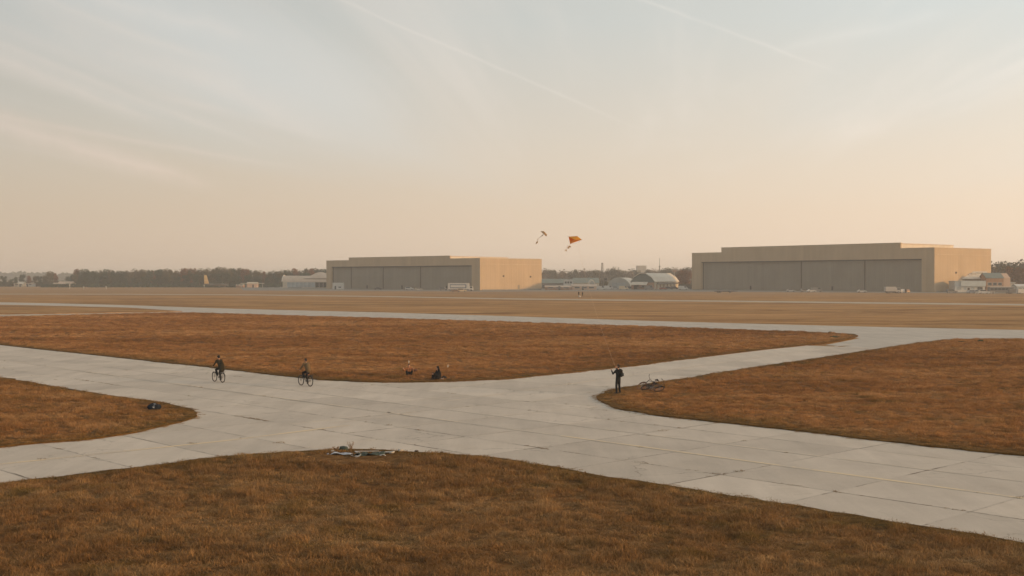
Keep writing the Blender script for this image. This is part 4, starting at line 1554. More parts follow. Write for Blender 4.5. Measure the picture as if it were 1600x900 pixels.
# before the larger hangar
car('silver van at the first door leaf of the larger hangar', 1229, 456.0, R(-6), 'silver', 'car')
car('grey car at the seam of the first two leaves of the larger hangar', 1252, 456.4, R(5), 'grey', 'suv')
car('white car at the second leaf of the larger hangar', 1262, 456.6, R(4), 'white', 'car')
car('dark grey van at the second leaf of the larger hangar', 1268, 456.2, R(-5), 'grey', 'van')
car('white van at the third leaf seam of the larger hangar', 1340, 457.0, R(-4), 'white', 'car')
truck('pale box truck before the third leaf of the larger hangar', 1384, 458.4, R(2), 'silver', 6.8, 3.0)
for k, (px, pa, lb) in enumerate(((1397, 'dark', 'dark car right of the pale box truck'), (1406, 'grey', 'grey car second right of the pale box truck'), (1414, 'white', 'white car third right of the pale box truck'),
                                  (1422, 'brown', 'brown car fourth right of the pale box truck'))):
    car(lb, px, 458.0, R(80 + 12 * k), pa, 'suv')
# low trailer
q = G(1117, 457.4, -0.05)
t = thing('flatbed_trailer', 'long low dark flatbed trailer before the left pier of the larger hangar', 'trailer', q, R(-3))
MB().box(0, 9.0, 0, 2.4, 0.55, 0.85).build('bed', 'black_metal', t)
MB().tube([(9.0, 1.2, 0.6), (10.6, 1.2, 0.5)], 0.08, 6).build('drawbar', 'black_metal', t)
wheels(t, 9, 2.4, 0.4, (1.6, 2.6, 7.2))
# right-hand group
q = G(1546, 458.6, -0.05)
t = thing('parked_bus', 'grey bus with a pale roof before the brick house', 'bus', q, R(-2), 'vehicles parked near the hangars')
MB().prism([(0, 0.4), (11, 0.4), (11.1, 1.6), (10.8, 2.9), (0.1, 2.9), (0, 2.6)], 'y', 0, 2.5).build('body', 'paint_grey', t)
MB().box(0.15, 10.7, 0.1, 2.4, 2.9, 3.1).build('roof', 'paint_white', t)
for k in range(6):
    MB().box(0.5 + 1.65 * k, 1.9 + 1.65 * k, -0.04, -0.003, 1.5, 2.5).build('window', 'dark_glass', t)
wheels(t, 11, 2.5, 0.48, (2.2, 8.6))
car('grey van right of the bus by the garage', 1577, 459.0, R(-3), 'grey', 'van')
car('white van at the right border below the pale cabin', 1591, 459.4, R(4), 'white', 'van')
car('silver car before the low pale blue office', 1512, 458.4, R(3), 'silver', 'car')
car('white car left of the bus', 1530, 458.8, R(-5), 'white', 'suv')
car('dark car in the shade left of the pale blue office', 1481, 458.0, R(6), 'grey', 'suv')
car('blue grey car between the silver and the white car before the office', 1521, 458.2, R(1), 'blue', 'car')
# low white rail fence before the office
q0 = G(1524, 459.4, -0.05)
t = thing('rail_fence', 'low white fence before the pale blue office and the bus', 'fence', q0)
for k in range(7):
    MB().box(k * 1.4, k * 1.4 + 0.12, 0, 0.12, 0, 1.1).build('post', 'white_panel', t)
for z in (0.45, 0.95):
    MB().box(0.0, 8.52, -0.05, -0.003, z, z + 0.14).build('rail', 'white_panel', t)


# ------------------------------------------------------------------ trees
def leaf_mat(name, ca, cb):
    m, nt, b = new_mat(name)
    rnd = nt.new('ShaderNodeObjectInfo').outputs['Random']
    isl = nt.new('ShaderNodeNewGeometry').outputs['Random Per Island']
    c = nt.mix(nt.math('ADD', nt.math('MULTIPLY', isl, 0.6), nt.math('MULTIPLY', rnd, 0.4)), ca, cb)
    nt.l.new(c, b.inputs['Base Color'])
    b.inputs['Roughness'].default_value = 0.8
    b.inputs['Specular IOR Level'].default_value = 0.1
    MATS[name] = m


leaf_mat('leaf_dark', (0.022, 0.048, 0.030), (0.050, 0.076, 0.045))
leaf_mat('leaf_olive', (0.050, 0.062, 0.034), (0.115, 0.098, 0.052))
leaf_mat('leaf_russet', (0.13, 0.060, 0.028), (0.19, 0.090, 0.040))
leaf_mat('leaf_bare', (0.13, 0.10, 0.07), (0.18, 0.14, 0.095))
mat('bark', (0.085, 0.065, 0.048), 0.95, 0.3, 2)


def crown_mesh(seed, h, w, leafm, shape='round', n=950, leaf=0.48):
    r = random.Random(seed)
    lobes = []
    k = 9 if shape != 'cone' else 8
    for i in range(k):
        if shape == 'cone':
            z = h * (0.22 + 0.74 * i / (k - 1))
            rr = w * 0.5 * (1.05 - 0.85 * i / (k - 1)) * r.uniform(0.8, 1.1)
            lobes.append((r.uniform(-.12, .12) * w, r.uniform(-.12, .12) * w, z, rr, rr * 0.8))
        else:
            a, q = r.uniform(0, 6.28), w * r.uniform(0.05, 0.32)
            z = h * r.uniform(0.30, 0.80)
            rr = w * r.uniform(0.22, 0.34)
            lobes.append((q * math.cos(a), q * math.sin(a), z, rr, rr * r.uniform(0.8, 1.2)))
    mb = MB()
    for _ in range(n):
        lx, ly, lz, rr, rz_ = r.choice(lobes)
        d = Vector((r.gauss(0, 1), r.gauss(0, 1), r.gauss(0, 1))).normalized() * (r.random() ** 0.4)
        c = Vector((lx + d.x * rr, ly + d.y * rr, min(lz + d.z * rz_, h)))
        s = leaf * r.uniform(0.6, 1.4)
        u = Vector((r.gauss(0, 1), r.gauss(0, 1), r.gauss(0, 0.6))).normalized()
        v = u.orthogonal().normalized()
        v = (Matrix.Rotation(r.uniform(0, 6.28), 3, u) @ v)
        mb.add([c + u * s, c + v * s * 0.7, c - u * s * 0.8, c - v * s * 0.6], [(0, 1, 2, 3)])
    zt = sorted(p[2] for p in mb.v)[-6]
    mb.v = [(p[0], p[1], p[2] * h / zt) for p in mb.v]
    me = bpy.data.meshes.new('crown')
    me.from_pydata(mb.v, [], mb.f)
    me.materials.append(MATS[leafm])
    return me


def trunk_mesh(seed, h):
    r = random.Random(seed)
    mb = MB()
    top = h * 0.72
    mb.tube([(0, 0, -0.3), (r.uniform(-.1, .1), r.uniform(-.1, .1), h * 0.3), (r.uniform(-.3, .3), r.uniform(-.3, .3), top)], [h * 0.022, h * 0.016, h * 0.005], 7)
    for k in range(6):
        z = h * r.uniform(0.28, 0.6)
        a = r.uniform(0, 6.28)
        q = h * r.uniform(0.12, 0.22)
        mb.tube([(0, 0, z), (q * .5 * math.cos(a), q * .5 * math.sin(a), z + q * .5), (q * math.cos(a), q * math.sin(a), z + q * 0.9)], [h * 0.009, h * 0.006, h * 0.002], 5)
    return mb.mesh('trunk', 'bark')


TREES = {}
for key, args in {'dark_a': (14, 9, 'leaf_dark', 'round'), 'dark_b': (14, 8, 'leaf_dark', 'round'), 'olive_a': (14, 8.5, 'leaf_olive', 'round'), 'olive_b': (14, 7.5, 'leaf_olive', 'round'),
                  'rus_a': (14, 8, 'leaf_russet', 'round'), 'rus_b': (14, 7, 'leaf_russet', 'round'), 'cone': (14, 5.5, 'leaf_dark', 'cone'), 'bare': (14, 8.5, 'leaf_bare', 'round')}.items():
    sd = len(TREES) + 50
    TREES[key] = (trunk_mesh(sd, args[0]), crown_mesh(sd, args[0], args[1], args[2], args[3]))


def tree(kind, px, py_top, Y, label, group, wide=1.0):
    p = at(px, 450, Y)
    h = hz(py_top, Y)
    o = thing('tree', label, 'tree', (p.x, Y, -0.06), random.uniform(0, 6.28), group)
    s = h / 14.0
    o.scale = (s * wide * random.uniform(0.9, 1.15), s * wide * random.uniform(0.9, 1.15), s)
    link('trunk', TREES[kind][0], o)
    link('crown', TREES[kind][1], o)
    return o


rt = random.Random(5)
# the long wood on the left: tops follow the photo's outline
outline = [(118, 428), (122, 421), (128, 422), (134, 426), (142, 425), (150, 423), (158, 424), (166, 422), (174, 421), (182, 423), (190, 424), (198, 424), (206, 423), (214, 421),
           (222, 421), (230, 423), (238, 424), (246, 422), (254, 422), (262, 421), (270, 422), (278, 421), (286, 420), (294, 421), (302, 418.5), (310, 421), (318, 421), (326, 420),
           (334, 419.5), (342, 418.5), (350, 417.5), (358, 420), (366, 420), (374, 419.5), (382, 421), (390, 421), (398, 423), (406, 423), (414, 424), (422, 424), (430, 424),
           (438, 423), (446, 422), (454, 421), (462, 419.5), (470, 422), (478, 418.5), (486, 421), (494, 421), (502, 420), (510, 421)]
kinds = ['dark_a', 'olive_a', 'olive_b', 'dark_b', 'olive_a', 'rus_a', 'dark_a', 'olive_b', 'rus_b', 'olive_a']
TONE = {'dark': 'dark green', 'olive': 'olive brown', 'rus': 'russet', 'bare': 'greyish'}


def nth(k):
    return '%d%s' % (k, 'th' if 10 <= k % 100 <= 20 else {1: 'st', 2: 'nd', 3: 'rd'}.get(k % 10, 'th'))


for k, (px, py) in enumerate(outline):
    kd = kinds[rt.randrange(len(kinds))]
    tree(kd, px + rt.uniform(-2, 2), py - 1.0 + rt.uniform(-1.6, 1.6), 905 + rt.uniform(-22, 25), '%s tree, %s from the left along the skyline of the long left wood' % (TONE[kd.split('_')[0]], nth(k + 1)), 'trees of the long wood on the left', 0.92)
for k, (px, py) in enumerate(outline[::2]):
    tree('dark_b' if k % 3 else 'dark_a', px + 4 + rt.uniform(-2, 2), py + 9 + rt.uniform(-2, 3), 878 + rt.uniform(-8, 8), 'low dark tree, %s from the left along the foot of the long left wood' % nth(k + 1), 'low trees at the front edge of the wood', 1.1)
# loose trees at the far left
for px, py, kd, lb in ((6, 431, 'dark_b', 'dark low tree at the left border of the photo'), (17, 436, 'dark_a', 'low dark bush tree left of the far left cottage'), (25, 432.5, 'dark_a', 'dark round tree over the far left cottage'),
                       (36, 428.5, 'dark_b', 'tallest dark round tree over the far left cottage'), (45, 430.5, 'rus_a', 'brown tree right of the tallest dark round tree at far left'),
                       (54, 430.5, 'olive_a', 'olive tree left of a dark green pair at far left'), (62, 431, 'dark_b', 'dark green tree midway in the far left group'),
                       (71, 430, 'olive_b', 'olive tree left of the tall brown pair at far left'), (79, 423.5, 'olive_b', 'tall thin olive tree left of the long cream house'),
                       (87, 426.5, 'rus_b', 'tall brown tree behind the long cream house'), (107, 431.5, 'dark_a', 'dark round tree right behind the long cream house'), (114, 431, 'dark_b', 'dark tree at the left end of the long wood')):
    tree(kd, px, py, 935 + rt.uniform(-10, 25), lb, 'loose trees at the far left', 0.95)
# behind the sheds, between the hangars
mids = [(850, 419.5), (858, 419), (866, 421), (874, 422), (882, 421), (890, 422), (898, 420.5), (906, 422), (914, 419.5), (922, 422), (930, 421), (937, 422), (948, 420.5), (958, 416.5), (966, 420),
        (974, 422), (983, 421), (991, 419), (1012, 420.5), (1020, 419.5), (1028, 421), (1036, 419), (1044, 418), (1052, 417), (1060, 417.5), (1068, 417), (1076, 418)]
for k, (px, py) in enumerate(mids):
    kd = ('bare', 'olive_a', 'olive_b', 'bare')[k % 4]
    tree(kd, px, py + rt.uniform(-.4, .6), 1060 + rt.uniform(-40, 40), '%s tree, %s from the left in the row behind the sheds' % (TONE[kd.split('_')[0]], nth(k + 1)),
         'tree row behind the sheds', 1.15)
for px, py, lb in ((1062, 422, 'rust red tree right of the white roofed hangar'), (1068.5, 421, 'tallest rust red tree of three left of the larger hangar'), (1075.5, 421.5, 'rust red tree nearest the left corner of the larger hangar')):
    tree('rus_a', px, py, 790, lb, 'rust red trees by the larger hangar', 0.95)
# right of the larger hangar
for px, py, kd, lb in ((1549, 408, 'bare', 'bare tree just right of the larger hangar'), (1556, 409.5, 'olive_a', 'olive tree second right of the larger hangar'), (1563, 408.5, 'bare', 'greyish tree third right of the larger hangar'),
                       (1571, 408, 'olive_b', 'olive tree above the sunlit gable of the brick house'), (1578, 416, 'rus_a', 'russet tree right of the brick house'), (1585, 407, 'olive_a', 'olive tree behind the russet trees at the right border'),
                       (1589, 417, 'rus_b', 'russet tree over the garage'), (1595, 405.5, 'bare', 'tallest bare tree at the right border'), (1600, 418, 'rus_a', 'russet tree at the right border'), (1608, 407, 'olive_b', 'olive tree cut by the right border')):
    tree(kd, px, py, 660 if kd[:3] == 'rus' else 720, lb, 'trees right of the larger hangar', 1.0)


def far_wood(name, x0, x1, Y, depth, hmin, hmax, n, leafm, label, seed, leaf=1.6):
    """a wood too far off to count its trees"""
    r = random.Random(seed)
    mb = MB()
    for _ in range(n):
        x, y = r.uniform(x0, x1), Y + r.uniform(0, depth)
        prof = hmin + (hmax - hmin) * (0.5 + 0.25 * math.sin(x * 0.013 + seed) + 0.25 * math.sin(x * 0.051 + 2 * seed))
        prof *= 0.82 + 0.18 * math.sin(x * 0.35 + seed) * math.sin(x * 0.21)
        z = prof * (1 - r.random() ** 1.6 * 0.98)
        s = leaf * r.uniform(0.6, 1.5)
        u = Vector((r.gauss(0, 1), r.gauss(0, .5), r.gauss(0, 1))).normalized()
        v = Matrix.Rotation(r.uniform(0, 6.28), 3, u) @ u.orthogonal().normalized()
        c = Vector((x, y, z))
        mb.add([c + u * s, c + v * s * .8, c - u * s, c - v * s * .7], [(0, 1, 2, 3)])
    me = bpy.data.meshes.new(name)
    me.from_pydata(mb.v, [], mb.f)
    me.materials.append(MATS[leafm])
    o = link(name, me)
    tag(o, label, 'wood', kind='stuff')


far_wood('wood_interior', -345, -125, 925, 22, 9.5, 11.5, 9000, 'leaf_dark', 'shaded depth of the long wood between its front trees', 1, 1.5)
far_wood('undergrowth', -345, -170, 866, 8, 2.0, 3.4, 2500, 'leaf_dark', 'dark shrubs along the foot of the long wood', 2, 0.8)
far_wood('far_wood', -1500, 1500, 2300, 60, 15, 20, 22000, 'leaf_dark', 'pale hazy wood along the whole horizon', 3, 3.0)
far_wood('far_wood', -180, 420, 1500, 40, 13, 17.5, 9000, 'leaf_olive', 'hazy wood behind the sheds and both hangars', 4, 2.2)
far_wood('undergrowth', 20, 175, 830, 20, 3.5, 6.0, 4500, 'leaf_olive', 'scrub behind the sheds between the hangars', 6, 1.0)
far_wood('undergrowth', -480, -345, 950, 20, 2.0, 4.2, 3500, 'leaf_olive', 'low scrub round the cottages at the far left', 7, 1.0)
far_wood('undergrowth', 255, 330, 690, 20, 4, 8.0, 2500, 'leaf_russet', 'brown scrub behind the garage at the right', 8, 1.0)


# ------------------------------------------------------------------ people
mat('skin', (0.42, 0.24, 0.16), 0.6, 0.08, 10)
mat('hair_dark', (0.03, 0.022, 0.017), 0.7, 0.2, 30)
mat('cloth_black', (0.016, 0.017, 0.019), 0.9, 0.25, 6, spec=0.1)
mat('cloth_navy', (0.018, 0.024, 0.030), 0.9, 0.25, 6, spec=0.1)
mat('cloth_olive', (0.026, 0.023, 0.015), 0.9, 0.25, 6, spec=0.1)
mat('cloth_khaki', (0.135, 0.096, 0.053), 0.9, 0.2, 6, spec=0.1)
mat('cloth_rust', (0.30, 0.13, 0.06), 0.9, 0.2, 6, spec=0.1)
mat('cloth_blue', (0.016, 0.024, 0.036), 0.9, 0.25, 6, spec=0.1)
mat('shoe', (0.03, 0.027, 0.025), 0.7, 0.2, 8)
mat('shoe_pale', (0.30, 0.27, 0.23), 0.7, 0.2, 8)


def capsules_to_mesh(caps, voxel, mats):
    """union of tapered limbs as one continuous skin; each face takes the cloth of the limb it lies on"""
    mb = MB()
    for a, ra, b, rb, _ in caps:
        a, b = Vector(a), Vector(b)
        d = b - a
        if d.length > 1e-4:
            mb.tube([a, b], [ra, rb], 12)
        mb.ball(a, ra * 1.0, 12, 8)
        mb.ball(b, rb * 1.0, 12, 8)
    me = mb.mesh('tmp')
    o = bpy.data.objects.new('tmp', me)
    COL.objects.link(o)
    m = o.modifiers.new('r', 'REMESH')
    m.mode = 'VOXEL'
    m.voxel_size = voxel
    s = o.modifiers.new('s', 'SMOOTH')
    s.factor = 0.5
    s.iterations = 2
    dg = bpy.context.evaluated_depsgraph_get()
    dg.update()
    out = bpy.data.meshes.new_from_object(o.evaluated_get(dg))
    bpy.data.objects.remove(o)
    for k in mats:
        out.materials.append(MATS[k])
    nf = len(out.polygons)
    cen = np.empty(nf * 3)
    out.polygons.foreach_get('center', cen)
    cen = cen.reshape(-1, 3)
    best, idx = np.full(nf, 1e9), np.zeros(nf, np.int32)
    for a, ra, b, rb, mk in caps:
        a, b = np.array(a), np.array(b)
        ab = b - a
        t = np.clip(((cen - a) @ ab) / (ab @ ab + 1e-9), 0, 1)
        d = np.linalg.norm(cen - (a + t[:, None] * ab), axis=1) - (ra + (rb - ra) * t)
        w = d < best
        best[w] = d[w]
        idx[w] = mats.index(mk)
    out.polygons.foreach_set('material_index', idx)
    out.polygons.foreach_set('use_smooth', np.ones(nf, bool))
    out.update()
    return out


def hand(caps, wrist, direction, side, curl=0.6, m='skin'):
    """palm, four unequal curled fingers and a thumb leaving the side of the palm"""
    w = Vector(wrist)
    d = Vector(direction).normalized()
    s = Vector(side)
    s = (s - d * s.dot(d)).normalized()             # towards the thumb
    n = d.cross(s)                                  # towards the palm
    caps.append((w, 0.026, w + d * 0.05, 0.030, m))
    caps.append((w + d * 0.05 - s * 0.02, 0.022, w + d * 0.085 - s * 0.022, 0.018, m))
    caps.append((w + d * 0.05 + s * 0.02, 0.022, w + d * 0.088 + s * 0.020, 0.018, m))
    for k, L in enumerate((0.060, 0.074, 0.070, 0.052)):
        b = w + d * 0.088 + s * (0.033 - 0.022 * k)
        k1 = b + (d * math.cos(curl) + n * math.sin(curl)) * L * 0.55
        k2 = k1 + (d * math.cos(curl * 2.3) + n * math.sin(curl * 2.3)) * L * 0.55
        caps.append((b, 0.0105, k1, 0.0100, m))
        caps.append((k1, 0.0100, k2, 0.0090, m))
    b = w + d * 0.03 + s * 0.03
    k1 = b + (s * 0.7 + d * 0.6 + n * 0.3).normalized() * 0.040
    k2 = k1 + (d * 0.9 + s * 0.2 + n * 0.4).normalized() * 0.032
    caps.append((b, 0.014, k1, 0.012, m))
    caps.append((k1, 0.012, k2, 0.010, m))


def person(label, J, cloth, loc, rz, head_dir=(0, 1, 0), group=None, hair='short', coat=None, curl=0.6, voxel=0.0095):
    """J: joints in a frame where the figure faces +y"""
    V = {k: Vector(v) for k, v in J.items()}
    top, leg, shoe = cloth['top'], cloth['leg'], cloth.get('shoe', 'shoe')
    arm = cloth.get('arm', top)
    c = []
    pel, che, nek = V['pelvis'], V['chest'], V['neck']
    mid = (pel + che) / 2
    sx = (V['shR'] - V['shL']).normalized()
    for k, (w, r) in enumerate(((0.055, 0.115), (0.07, 0.112))):
        pass
    for s in (-1, 1):
        c.append((pel + sx * 0.065 * s, 0.112, mid + sx * 0.06 * s, 0.105, leg if 'tuck' in cloth else top))
        c.append((mid + sx * 0.06 * s, 0.105, che + sx * 0.085 * s, 0.112, top))
        c.append((che + sx * 0.08 * s, 0.105, nek - (nek - che) * 0.35 + sx * 0.07 * s, 0.07, top))
    for S in ('L', 'R'):
        s = -1 if S == 'L' else 1
        sh, el, wr = V['sh' + S], V['el' + S], V['wr' + S]
        c.append((che + sx * 0.08 * s + (nek - che) * 0.45, 0.075, sh, 0.068, top))
        c.append((sh, 0.066, el, 0.050, top))
        c.append((el, 0.049, el + (wr - el) * 0.88, 0.038, arm))
        c.append((el + (wr - el) * 0.88, 0.029, wr, 0.026, 'skin'))
        hd = V.get('hd' + S, (wr - el).normalized())
        hand(c, wr, hd, V.get('th' + S, Vector((-s * 0.6, 0.4, 0.6))), curl)
        hp, kn, an, to = V['hip' + S], V['kn' + S], V['an' + S], V['to' + S]
        c.append((hp, 0.098, kn, 0.072, leg))
        c.append((kn, 0.072, an + (kn - an) * 0.08, 0.058, leg))
        c.append((an, 0.040, an, 0.040, leg))
        hl = an - (to - an).normalized() * 0.045 - Vector((0, 0, 0.035))
        c.append((an - Vector((0, 0, 0.03)), 0.042, hl, 0.036, shoe))
        c.append((hl, 0.038, to - (to - an).normalized() * 0.03, 0.034, shoe))
        c.append((to - (to - an).normalized() * 0.05, 0.036, to, 0.030, shoe))
    if coat:
        for a, ra, b, rb in coat:
            c.append((Vector(a), ra, Vector(b), rb, top))
    # neck and head
    h = V['head']
    f = Vector(head_dir).normalized()
    up = (h - nek).normalized()
    up = (up - f * up.dot(f)).normalized()
    rt_ = f.cross(up)
    c.append((nek - up * 0.04, 0.058, h - up * 0.06 - f * 0.01, 0.054, 'skin'))
    c.append((h + up * 0.035 - f * 0.022, 0.088, h + up * 0.03 + f * 0.012, 0.080, 'skin'))
    c.append((h + f * 0.022 - up * 0.01, 0.070, h + f * 0.038 - up * 0.072, 0.044, 'skin'))
    c.append((h + f * 0.088 + up * 0.012, 0.012, h + f * 0.104 - up * 0.022, 0.015, 'skin'))     # nose
    for s in (-1, 1):
        c.append((h + rt_ * 0.082 * s - f * 0.01 + up * 0.014, 0.014, h + rt_ * 0.078 * s - f * 0.005 - up * 0.022, 0.011, 'skin'))    # ears
    mats = []
    for q in c:
        if q[4] not in mats:
            mats.append(q[4])
    me = capsules_to_mesh([(tuple(a), ra, tuple(b), rb, m) for a, ra, b, rb, m in c], voxel, mats)
    t = thing('person', label, 'person', loc, rz, group)
    bd = link('body', me, t)
    # hair or hood, eyes, mouth
    hc = []
    if hair == 'short':
        hc = [(h + up * 0.052 - f * 0.028, 0.090, h + up * 0.056 + f * 0.002, 0.082, 'hair_dark'), (h - f * 0.06, 0.062, h - f * 0.05 - up * 0.05, 0.045, 'hair_dark')]
        hm = ['hair_dark']
    elif hair == 'beanie':
        hc = [(h + up * 0.060 - f * 0.022, 0.096, h + up * 0.062 + f * 0.006, 0.088, 'cloth_black'), (h - f * 0.05 + up * 0.01, 0.075, h - f * 0.05 + up * 0.01, 0.075, 'cloth_black')]
        hm = ['cloth_black']
    else:
        hc = [(h + up * 0.050 - f * 0.030, 0.104, h + up * 0.030 - f * 0.03, 0.106, top), (h - f * 0.04 - up * 0.05, 0.095, nek - f * 0.05, 0.085, top), (h + up * 0.10 - f * 0.05, 0.06, h + up * 0.135 - f * 0.06, 0.03, top)]
        hm = [top]
    hm_ = capsules_to_mesh([(tuple(a), ra, tuple(b), rb, m) for a, ra, b, rb, m in hc], 0.012, hm)
    link({'short': 'hair', 'beanie': 'beanie'}.get(hair, 'hood'), hm_, t)
    for s in (-1, 1):
        MB().ball(h + f * 0.086 + rt_ * 0.032 * s + up * 0.016, 0.011, 8, 5).build('eye', 'hair_dark', t)
    p0 = h + f * 0.080 - up * 0.055
    MB().tube([p0 - rt_ * 0.022, p0 + f * 0.004, p0 + rt_ * 0.022], [0.004, 0.006, 0.004], 6).build('mouth', mat('lips', (0.30, 0.12, 0.09), 0.5), t)
    return t


def heading(dx, dy):
    """turn about z that carries +y to (dx, dy)"""
    return math.atan2(-dx, dy)


# ------------------------------------------------------------------ bicycles
def bicycle(label, loc, rz, group, frame='black_metal', tyre='rubber', tilt=(0, 0), lift=0.0, bars=0.0, basket=False):
    t = thing('bicycle', label, 'bicycle', loc, rz, group)
    t.rotation_euler = (tilt[0], tilt[1], rz)
    t.location.z += lift
    RR = 0.335
    rear, front, bb = Vector((0, -0.52, RR)), Vector((0, 0.53, RR)), Vector((0, -0.07, 0.29))
    seat, head_t, head_b = Vector((0, -0.24, 0.80)), Vector((0, 0.33, 0.86)), Vector((0, 0.375, 0.70))
    fr = MB()
    fr.tube([seat + Vector((0, -.02, .06)), bb], 0.017, 8).tube([bb, head_b], 0.019, 8).tube([seat, head_t - Vector((0, 0, .03))], 0.016, 8).tube([head_t, head_b], 0.021, 8)
    for s in (-1, 1):
        fr.tube([bb + Vector((s * .03, 0, 0)), rear + Vector((s * .06, 0, 0))], 0.011, 6).tube([seat, rear + Vector((s * .06, 0, 0))], 0.009, 6)
    fr.build('frame', frame, t)
    fk = MB()
    fk.tube([head_t + Vector((0, -.02, .07)), head_b], 0.014, 8)
    for s in (-1, 1):
        fk.tube([head_b + Vector((s * .045, .005, -.02)), head_b + Vector((s * .05, .06, -.18)), front + Vector((s * .05, 0, 0))], 0.012, 6)
    fk.build('fork', frame, t)
    hb = head_t + Vector((0, 0.0, 0.17))
    ha = MB()
    ha.tube([head_t + Vector((0, -.02, .05)), hb], 0.012, 8)
    ha.tube([hb + Vector((-.31, -.10, .03)), hb + Vector((-.22, .0, .03)), hb + Vector((-.06, .03, 0)), hb + Vector((.06, .03, 0)), hb + Vector((.22, .0, .03)), hb + Vector((.31, -.10, .03))], 0.012, 8)
    h_ = ha.build('handlebar', 'black_metal', t)
    for s in (-1, 1):
        MB().tube([hb + Vector((s * .26, -.045, .03)), hb + Vector((s * .32, -.115, .03))], 0.018, 8).build('grip', 'rubber', h_)
    MB().tube([seat, seat + Vector((0, -.05, .14))], 0.013, 8).build('seat_post', 'steel', t)
    sd = MB()
    sp = seat + Vector((0, -.05, .15))
    sd.add([sp + Vector(v) for v in ((-.075, -.11, 0), (.075, -.11, 0), (.03, .05, .005), (.018, .15, -.005), (-.018, .15, -.005), (-.03, .05, .005),
                                     (-.08, -.12, .045), (.08, -.12, .045), (.035, .05, .05), (.02, .155, .035), (-.02, .155, .035), (-.035, .05, .05))],
           [(0, 5, 4, 3, 2, 1), (6, 7, 8, 9, 10, 11)] + [(i, (i + 1) % 6, (i + 1) % 6 + 6, i + 6) for i in range(6)])
    sd.build('saddle', 'rubber', t)
    for c_ in (rear, front):
        w = MB().torus(RR - 0.027, 0.027, 36, 8).build('wheel', tyre, t)
        w.location = c_
        MB().torus(RR - 0.048, 0.012, 36, 6, ts=1.1).build('rim', 'black_metal', w)
        sp_ = MB()
        for k in range(18):
            a = 2 * math.pi * k / 18
            sp_.tube([(0.022 * (-1) ** k, 0.02 * math.cos(a), 0.02 * math.sin(a)), (0, (RR - .05) * math.cos(a + .15 * (-1) ** (k // 2)), (RR - .05) * math.sin(a + .15 * (-1) ** (k // 2)))], 0.0022, 4)
        sp_.build('spokes', 'steel', w)
        MB().tube([(-.06, 0, 0), (.06, 0, 0)], 0.018, 8).build('hub', 'steel', w)
        mg = MB()
        n, a0, a1 = 12, R(20), R(165)
        if c_ is front:
            a0, a1 = R(30), R(150)
        for k in range(n + 1):
            a = a0 + (a1 - a0) * k / n
            for x in (-.028, .028):
                mg.v.append((x, (RR + .025) * math.cos(a), (RR + .025) * math.sin(a)))
        mg.f = [(2 * k, 2 * k + 1, 2 * k + 3, 2 * k + 2) for k in range(n)]
        m_ = mg.build('mudguard', frame, t)
        m_.location = c_
    cr = MB().torus(0.085, 0.006, 24, 6).build('chainring', 'steel', t)
    cr.location = bb + Vector((.05, 0, 0))
    for s, a in ((1, R(-80)), (-1, R(100))):
        e = bb + Vector((s * .085, .17 * math.cos(a), .17 * math.sin(a)))
        ck = MB().tube([bb + Vector((s * .07, 0, 0)), e], 0.010, 6).build('crank', 'steel', t)
        MB().box(e.x - .02 + s * .05, e.x + .03 + s * .05, e.y - .045, e.y + .045, e.z - .012, e.z + .012).build('pedal', 'rubber', ck)
    ch = MB()
    ch.tube([bb + Vector((.05, 0, .085)), rear + Vector((.05, 0, .035))], 0.005, 4).tube([bb + Vector((.05, 0, -.085)), rear + Vector((.05, 0, -.035))], 0.005, 4)
    ch.build('chain', 'black_metal', t)
    MB().box(-.03, .03, -0.335, -0.31, 0.72, 0.77).build('rear_lamp', 'paint_red', t)
    if basket:
        rk = MB()
        for z in (0.70, 0.73):
            for s in (-.06, .06):
                rk.tube([(s, -0.22, z), (s, -0.80, z)], 0.006, 5)
        for s in (-.06, .06):
            rk.tube([(s, -0.72, 0.70), (s * .9, -0.52, RR)], 0.005, 5)
        rk.build('luggage_rack', 'black_metal', t)
    return t


def rider(label, px, py, head, cloth, bike_label, hair, mirror=False, coat=None):
    g = G(px, py)
    rz = heading(*head)
    bicycle(bike_label, (g.x, g.y, 0.004), rz, 'bicycles', basket=True)
    s = -1 if mirror else 1
    J = dict(pelvis=(0, -.30, 1.03), chest=(0, -.09, 1.40), neck=(0, -.045, 1.535), head=(0, .00, 1.66),
             shL=(-.19, -.08, 1.455), shR=(.19, -.08, 1.455), elL=(-.285, .04, 1.21), elR=(.285, .04, 1.21), wrL=(-.275, .20, 1.09), wrR=(.275, .20, 1.09),
             hdL=(0, .9, -.3), hdR=(0, .9, -.3), thL=(1, .3, 0.1), thR=(-1, .3, 0.1),
             hipL=(-.09, -.27, .98), hipR=(.09, -.27, .98))
    up_, dn = ('knL', 'anL', 'toL', -1), ('knR', 'anR', 'toR', 1)
    J[up_[0]], J[up_[1]], J[up_[2]] = (-.13, .11, .84), (-.135, -.13, .535), (-.14, .01, .49)
    J[dn[0]], J[dn[1]], J[dn[2]] = (.12, .09, .64), (.135, -.07, .205), (.14, .07, .16)
    p = person(label, J, cloth, (g.x, g.y, 0.004), rz, (0, 1, -0.05), 'riders on the taxiway', hair, coat, curl=1.0)
    return p


